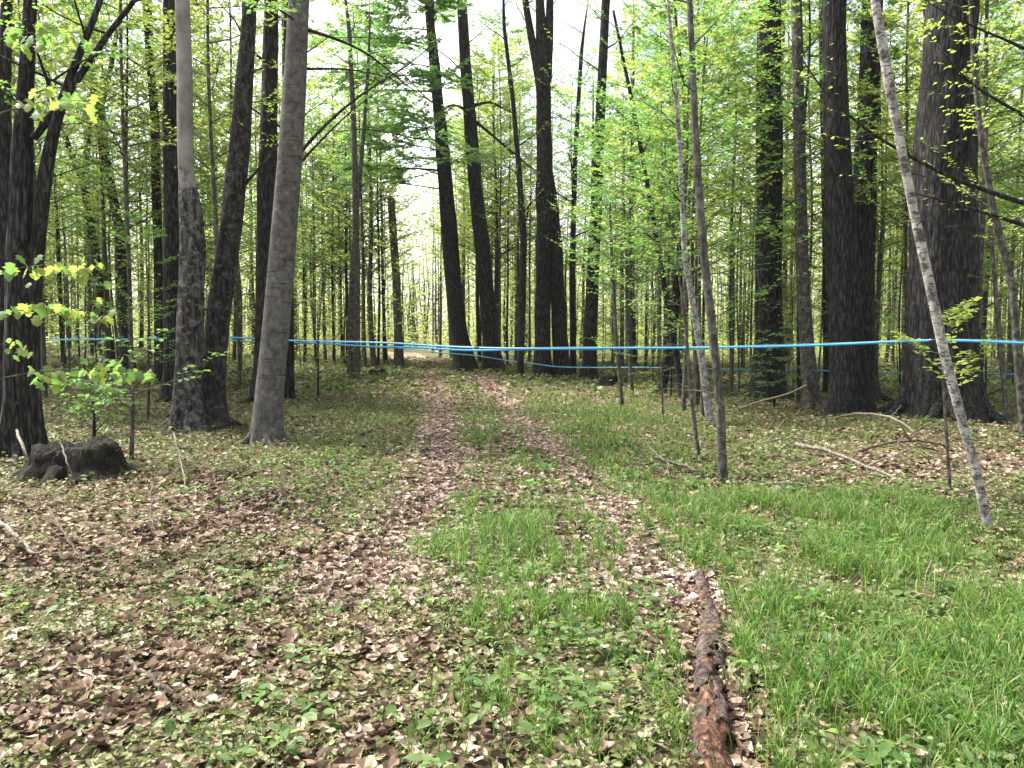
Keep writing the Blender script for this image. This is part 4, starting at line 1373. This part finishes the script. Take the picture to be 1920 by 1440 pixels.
# ------------------------------------------------------------------ things lying on the floor
def stump(label, px, py, w, h, seed, d=None):
    rg = np.random.default_rng(seed)
    p = on_ground(px, py)
    if d: p = P(px, py, d); p[2] = float(ground(p[0], d))
    base = p
    t = empty('stump', base, label, 'stump')
    n, m = 44, 9
    th = np.linspace(0, 2 * pi, n, endpoint=False)
    prof = [(1.25, -.08), (1.08, .12), (.95, .3), (.86, .5), (.8, .7), (.74, .92), (.62, .98), (.4, .75), (.15, .6)]
    jag = fbm(np.cos(th) * 2.5 + 3, np.sin(th) * 2.5 + seed, seed, 3)
    side = fbm(np.cos(th) * 1.5 + 9, np.sin(th) * 1.5 + seed, seed + 3, 3)
    V = []
    for k, (r, z) in enumerate(prof):
        rr_ = w * .5 * r * (.55 + .8 * side + .22 * fbm(np.cos(th) * 6 + k, np.sin(th) * 6 + k * .4, seed + 8) + .10 * rg.random(n))
        zz = h * z * (.62 + .5 * jag + .10 * rg.random(n) if z > .4 else 1)
        V.append(np.stack([rr_ * np.cos(th), rr_ * np.sin(th) * .8, zz * np.ones(n)], 1))
    V = np.concatenate(V + [np.array([[0, 0, h * .5]])]) + base
    i = np.arange(m - 1)[:, None] * n
    j = np.arange(n)[None]
    q = np.stack([i + j, i + (j + 1) % n, i + n + (j + 1) % n, i + n + j], -1).reshape(-1, 4)
    e = (m - 1) * n
    tt = np.stack([e + np.arange(n), e + (np.arange(n) + 1) % n, np.full(n, m * n)], 1)
    b = MB()
    b.add(V, q, tt)
    b.build('stump_body', M_STUMP, t, base)
    for k in range(5):
        a = k * 1.3 + rg.random()
        q_ = np.linspace(0, 1, 6)[:, None]
        pth = base + np.array([cos(a), sin(a), 0]) * (w * .35 + q_ * w * .5) + np.array([0, 0, 1.0]) * (h * .28 * (1 - q_) ** 2 - .02)
        b = MB()
        tube(b, pth, np.linspace(w * .11, w * .03, 6), 8, rough=.2, seed=k)
        b.build('root', M_STUMP, t, base)
    f = MB()
    nn = 90
    a = rg.random(nn) * 6.28
    rr_ = w * .42 * rg.random(nn) ** .5
    pos = base + np.stack([np.cos(a) * rr_, np.sin(a) * rr_ * .8, np.full(nn, h * .45) + h * .35 * rg.random(nn)], 1)
    stamp(f, *LEAF7, pos, rand_dirs(nn) + [0, 0, .3], np.stack([rg.normal(0, .5, nn), rg.normal(0, .5, nn), np.ones(nn)], 1), .03 + .03 * rg.random(nn))
    o = f.build('moss', M_WEED, t, base)
    o['kind'] = 'stuff'


stump('black mossy rotten stump among the leaves at left', 142, 895, 1.0, .42, 8)
stump('low dark stump beside the left edge of the trail far off', 708, 704, .75, .26, 9)
stump('small dark stump between the trunks right of the trail', 1146, 722, .65, .3, 10)


def stick(name, label, pts, w0, w1, mat, forks=(), cat='branch', lift=.03):
    P3 = []
    for px, py, up in pts:
        p = on_ground(px, py)
        # a lifted point: same pixel, raised towards the eye
        if up:
            eye = np.array([0, 0, EYE])
            p = eye + (p - eye) * (1 - up / (EYE - p[2]))
        else:
            p = p + [0, 0, lift * .5]
        P3.append(p)
    P3 = np.array(P3)
    d = P3[0][1]
    path, rad = resample(P3, np.linspace(w0 * d / F / 2, w1 * P3[-1][1] / F / 2, len(P3)), 16)
    rgs = np.random.default_rng(int(pts[0][0] * 7 + pts[0][1]))
    path[1:-1] += rgs.normal(0, .006, (14, 3))
    base = path[0].copy()
    t = empty(name, base, label, cat)
    b = MB()
    tube(b, path, rad, 8, rough=.2, seed=int(pts[0][0]) % 50)
    b.build('stem', mat, t, base)
    for fk in forks:
        i = int(fk[0] * 15)
        end = on_ground(fk[1], fk[2])
        if fk[3]:
            eye = np.array([0, 0, EYE])
            end = eye + (end - eye) * (1 - fk[3] / (EYE - end[2]))
        q_ = np.linspace(0, 1, 6)[:, None]
        fp = path[i] * (1 - q_) + end * q_ + rgs.normal(0, .012, (6, 3)) * np.sin(q_ * pi)
        b = MB()
        tube(b, fp, rad[i] * np.linspace(.75, .3, 6), 6)
        b.build('twig', mat, t, base)


stick('fallen_branch', 'long bleached fallen branch lying under the pines at right', [(1490, 834, .12), (1545, 842, .1), (1600, 865, .06), (1660, 890, .04), (1720, 915, .03), (1800, 945, .03)], 8, 3, M_STICK, [(.45, 1728, 835, .25), (.6, 1810, 905, .02)])
stick('fallen_branch', 'thin crooked branch lying below the long bleached branch', [(1420, 912, .03), (1480, 905, .06), (1540, 918, .03), (1620, 930, .04), (1740, 905, .05)], 6, 2.5, M_STICK, [(.3, 1545, 945, .0)])
stick('fallen_branch', 'pale angled dead branch beside the straight grey sapling', [(1225, 860, .18), (1262, 868, .12), (1300, 884, .06), (1352, 890, .02)], 6, 3, M_STICK, [(.2, 1216, 838, .2), (.25, 1255, 905, 0)])
stick('fallen_branch', 'pale dead branch propped up at the foot of the big dark pine', [(1378, 770, .0), (1430, 752, .25), (1480, 738, .55), (1512, 722, .8)], 5, 2.5, M_STICK)
stick('fallen_branch', 'arched grey dead branch in front of the huge old pine', [(1540, 790, .0), (1600, 775, .25), (1660, 778, .3), (1710, 800, .2), (1728, 840, .0)], 4.5, 2.5, M_STICK, [(.7, 1690, 760, .5)])
stick('fallen_branch', 'brown dead branch lying across the reddish leaves by the huge old pine', [(1600, 850, .02), (1660, 832, .12), (1720, 826, .1), (1790, 840, .02)], 6, 3, M_STICKD, [(.4, 1735, 862, 0), (.65, 1690, 800, .3)])
stick('fallen_branch', 'long thin brown branch lying level behind the leaning white birch', [(1640, 962, .02), (1720, 955, .05), (1800, 962, .04), (1915, 966, .02)], 6, 3, M_STICKD, [(.5, 1850, 940, .05)])
stick('fallen_branch', 'thin grey branch with raised twigs lying left of the thick leaning pine', [(1392, 842, .02), (1440, 828, .1), (1490, 820, .12), (1545, 832, .02)], 5, 2.5, M_STICK, [(.35, 1470, 790, .3), (.6, 1530, 806, .2)])
stick('stick', 'short brown stick lying in the bottom left leaf litter', [(238, 1245, .1), (280, 1285, .06), (312, 1310, .03), (342, 1332, .01)], 8, 13, M_STICKD, cat='stick')
stick('stick', 'bleached broken stick at the lower left edge', [(-20, 960, .1), (20, 1000, .12), (50, 1030, .06), (72, 1060, .0)], 8, 5, M_STICK, cat='stick')
stick('stick', 'dark thin forked stick leaning in the leaves at left', [(92, 955, .2), (112, 990, .14), (135, 1025, .06), (152, 1062, .0)], 6, 3, M_STICKD, [(.3, 128, 985, .15)], cat='stick')
stick('stick', 'white twig leaning against the forked maple foot', [(22, 770, .0), (38, 830, .45), (60, 880, .2), (66, 900, .0)], 4, 2.5, M_STICK, cat='stick')
stick('stick', 'pale twig leaning over the mossy stump', [(112, 830, .5), (130, 880, .3), (138, 915, .05)], 3.5, 2, M_STICK, cat='stick')
stick('stick', 'crooked white twig standing in the leaves left of the purple leaf pile', [(326, 812, .35), (335, 850, .25), (345, 890, .1), (352, 935, .0)], 3.5, 2, M_STICK, [(.5, 372, 870, .3)], cat='stick')
stick('stick', 'dark thin stick poking up right of the forked stick', [(285, 905, .3), (282, 960, .15), (292, 1010, .0)], 5, 4, M_STICKD, cat='stick')


# rotten log in the foreground grass
def rotten_log():
    a, bpt = on_ground(1316, 1090), on_ground(1362, 1500)
    q = np.linspace(0, 1, 40)[:, None]
    path = a * (1 - q) + bpt * q
    path[:, 0] += 0.035 * np.sin(q[:, 0] * 5) - .01 + .05 * (vnoise(q[:, 0] * 9, q[:, 0] * 0, 3) - .5)
    path[:, 2] = ground(path[:, 0], path[:, 1]) + .028
    rad = np.linspace(.034, .064, 40) * (1 + .1 * np.sin(q[:, 0] * 17))
    base = path[20].copy()
    t = empty('rotten_log', base, 'crumbling reddish brown rotten log lying in the foreground grass', 'log')
    b = MB()
    tube(b, path, rad * (.75 + .5 * vnoise(np.arange(40) * .45, np.zeros(40), 8)), 18, rough=.75, seed=12, lump=9)
    b.build('heartwood', M_ROT, t, base)
    rg_ = np.random.default_rng(3)
    for i0, i1, t0, t1, r_ in ((0, 9, .1, .75, 1.10), (3, 15, .6, 1.0, 1.13), (10, 21, .25, .8, 1.12), (17, 29, .0, .55, 1.09), (19, 27, .65, .95, 1.14), (28, 34, .55, .9, 1.1), (33, 39, .05, .35, 1.1)):
        m_, n = 11, 3 * (i1 - i0)
        f = np.linspace(i0, i1, n)
        pc = np.stack([np.interp(f, np.arange(40), path[:, k]) for k in range(3)], 1)
        rd = np.interp(f, np.arange(40), rad) * (.75 + .5 * vnoise(f * .45, f * 0, 8))
        tg = norm(path[i1] - path[i0])
        s = norm(np.cross(tg, [0, 0, 1.0]))
        u = np.cross(s, tg)
        v_ = np.linspace(0, 1, m_)
        lo_ = pi * (t0 + .22 * (vnoise(f * 1.3, f * 0 + 3, i0) - .5))
        hi_ = pi * (t1 + .22 * (vnoise(f * 1.3, f * 0 + 9, i1) - .5))
        T = lo_[:, None] * (1 - v_) + hi_[:, None] * v_
        R_ = rd[:, None] * r_ * (.94 + .22 * vnoise(f[:, None] * 2.2, T * 5, i0 + 2))
        slip = tg * ((vnoise(T * 3, T * 0 + i0, 5) - .5) * .14)[..., None] * (np.abs(np.linspace(-1, 1, n)) ** 3)[:, None, None]
        v = pc[:, None] + slip + R_[..., None] * (np.cos(T)[..., None] * s + np.sin(T)[..., None] * u)
        i = np.arange(n - 1)[:, None] * m_
        j = np.arange(m_ - 1)[None]
        b = MB()
        b.add(v.reshape(-1, 3), np.stack([i + j, i + j + 1, i + m_ + j + 1, i + m_ + j], -1).reshape(-1, 4))
        o = b.build('bark', M_ROTBARK, t, base)
        sm_ = o.modifiers.new('thick', 'SOLIDIFY')
        sm_.thickness = .005
    for k in range(4):
        p = path[8 + k * 7] + [0, 0, rad[8 + k * 7]]
        an_ = rg_.random() * 6.28
        b = MB()
        tube(b, np.array([p, p + [cos(an_) * .08, sin(an_) * .05, .03], p + [cos(an_) * .2, sin(an_) * .1, .0]]), np.array([.004, .003, .002]), 5)
        b.build('twig', M_STICK, t, base)


rotten_log()

# purple brown leaf pile
rg = np.random.default_rng(15)
c = on_ground(492, 945)
mb = MB()
n = 420
r = np.abs(rg.normal(0, .33, n))
a = rg.random(n) * 6.28
x, y = c[0] + np.cos(a) * r * 1.15, c[1] + np.sin(a) * r
z = ground(x, y) + .05 * np.exp(-(r / .3) ** 2) * rg.random(n) + .02
w = rg.integers(0, 4, n)
nrm = np.stack([rg.normal(0, .6, n), rg.normal(-.2, .6, n), np.ones(n)], 1)
for k in range(4):
    s = w == k
    stamp(mb, *DEAD[k], np.stack([x, y, z], 1)[s], rand_dirs(n)[s], nrm[s], .035 + .05 * rg.random(s.sum()))
tag(mb.build('leaf_pile', M_PILE, smooth_=False), 'loose drift of purplish brown dead leaves left of the trail', 'leaf pile', kind='stuff')
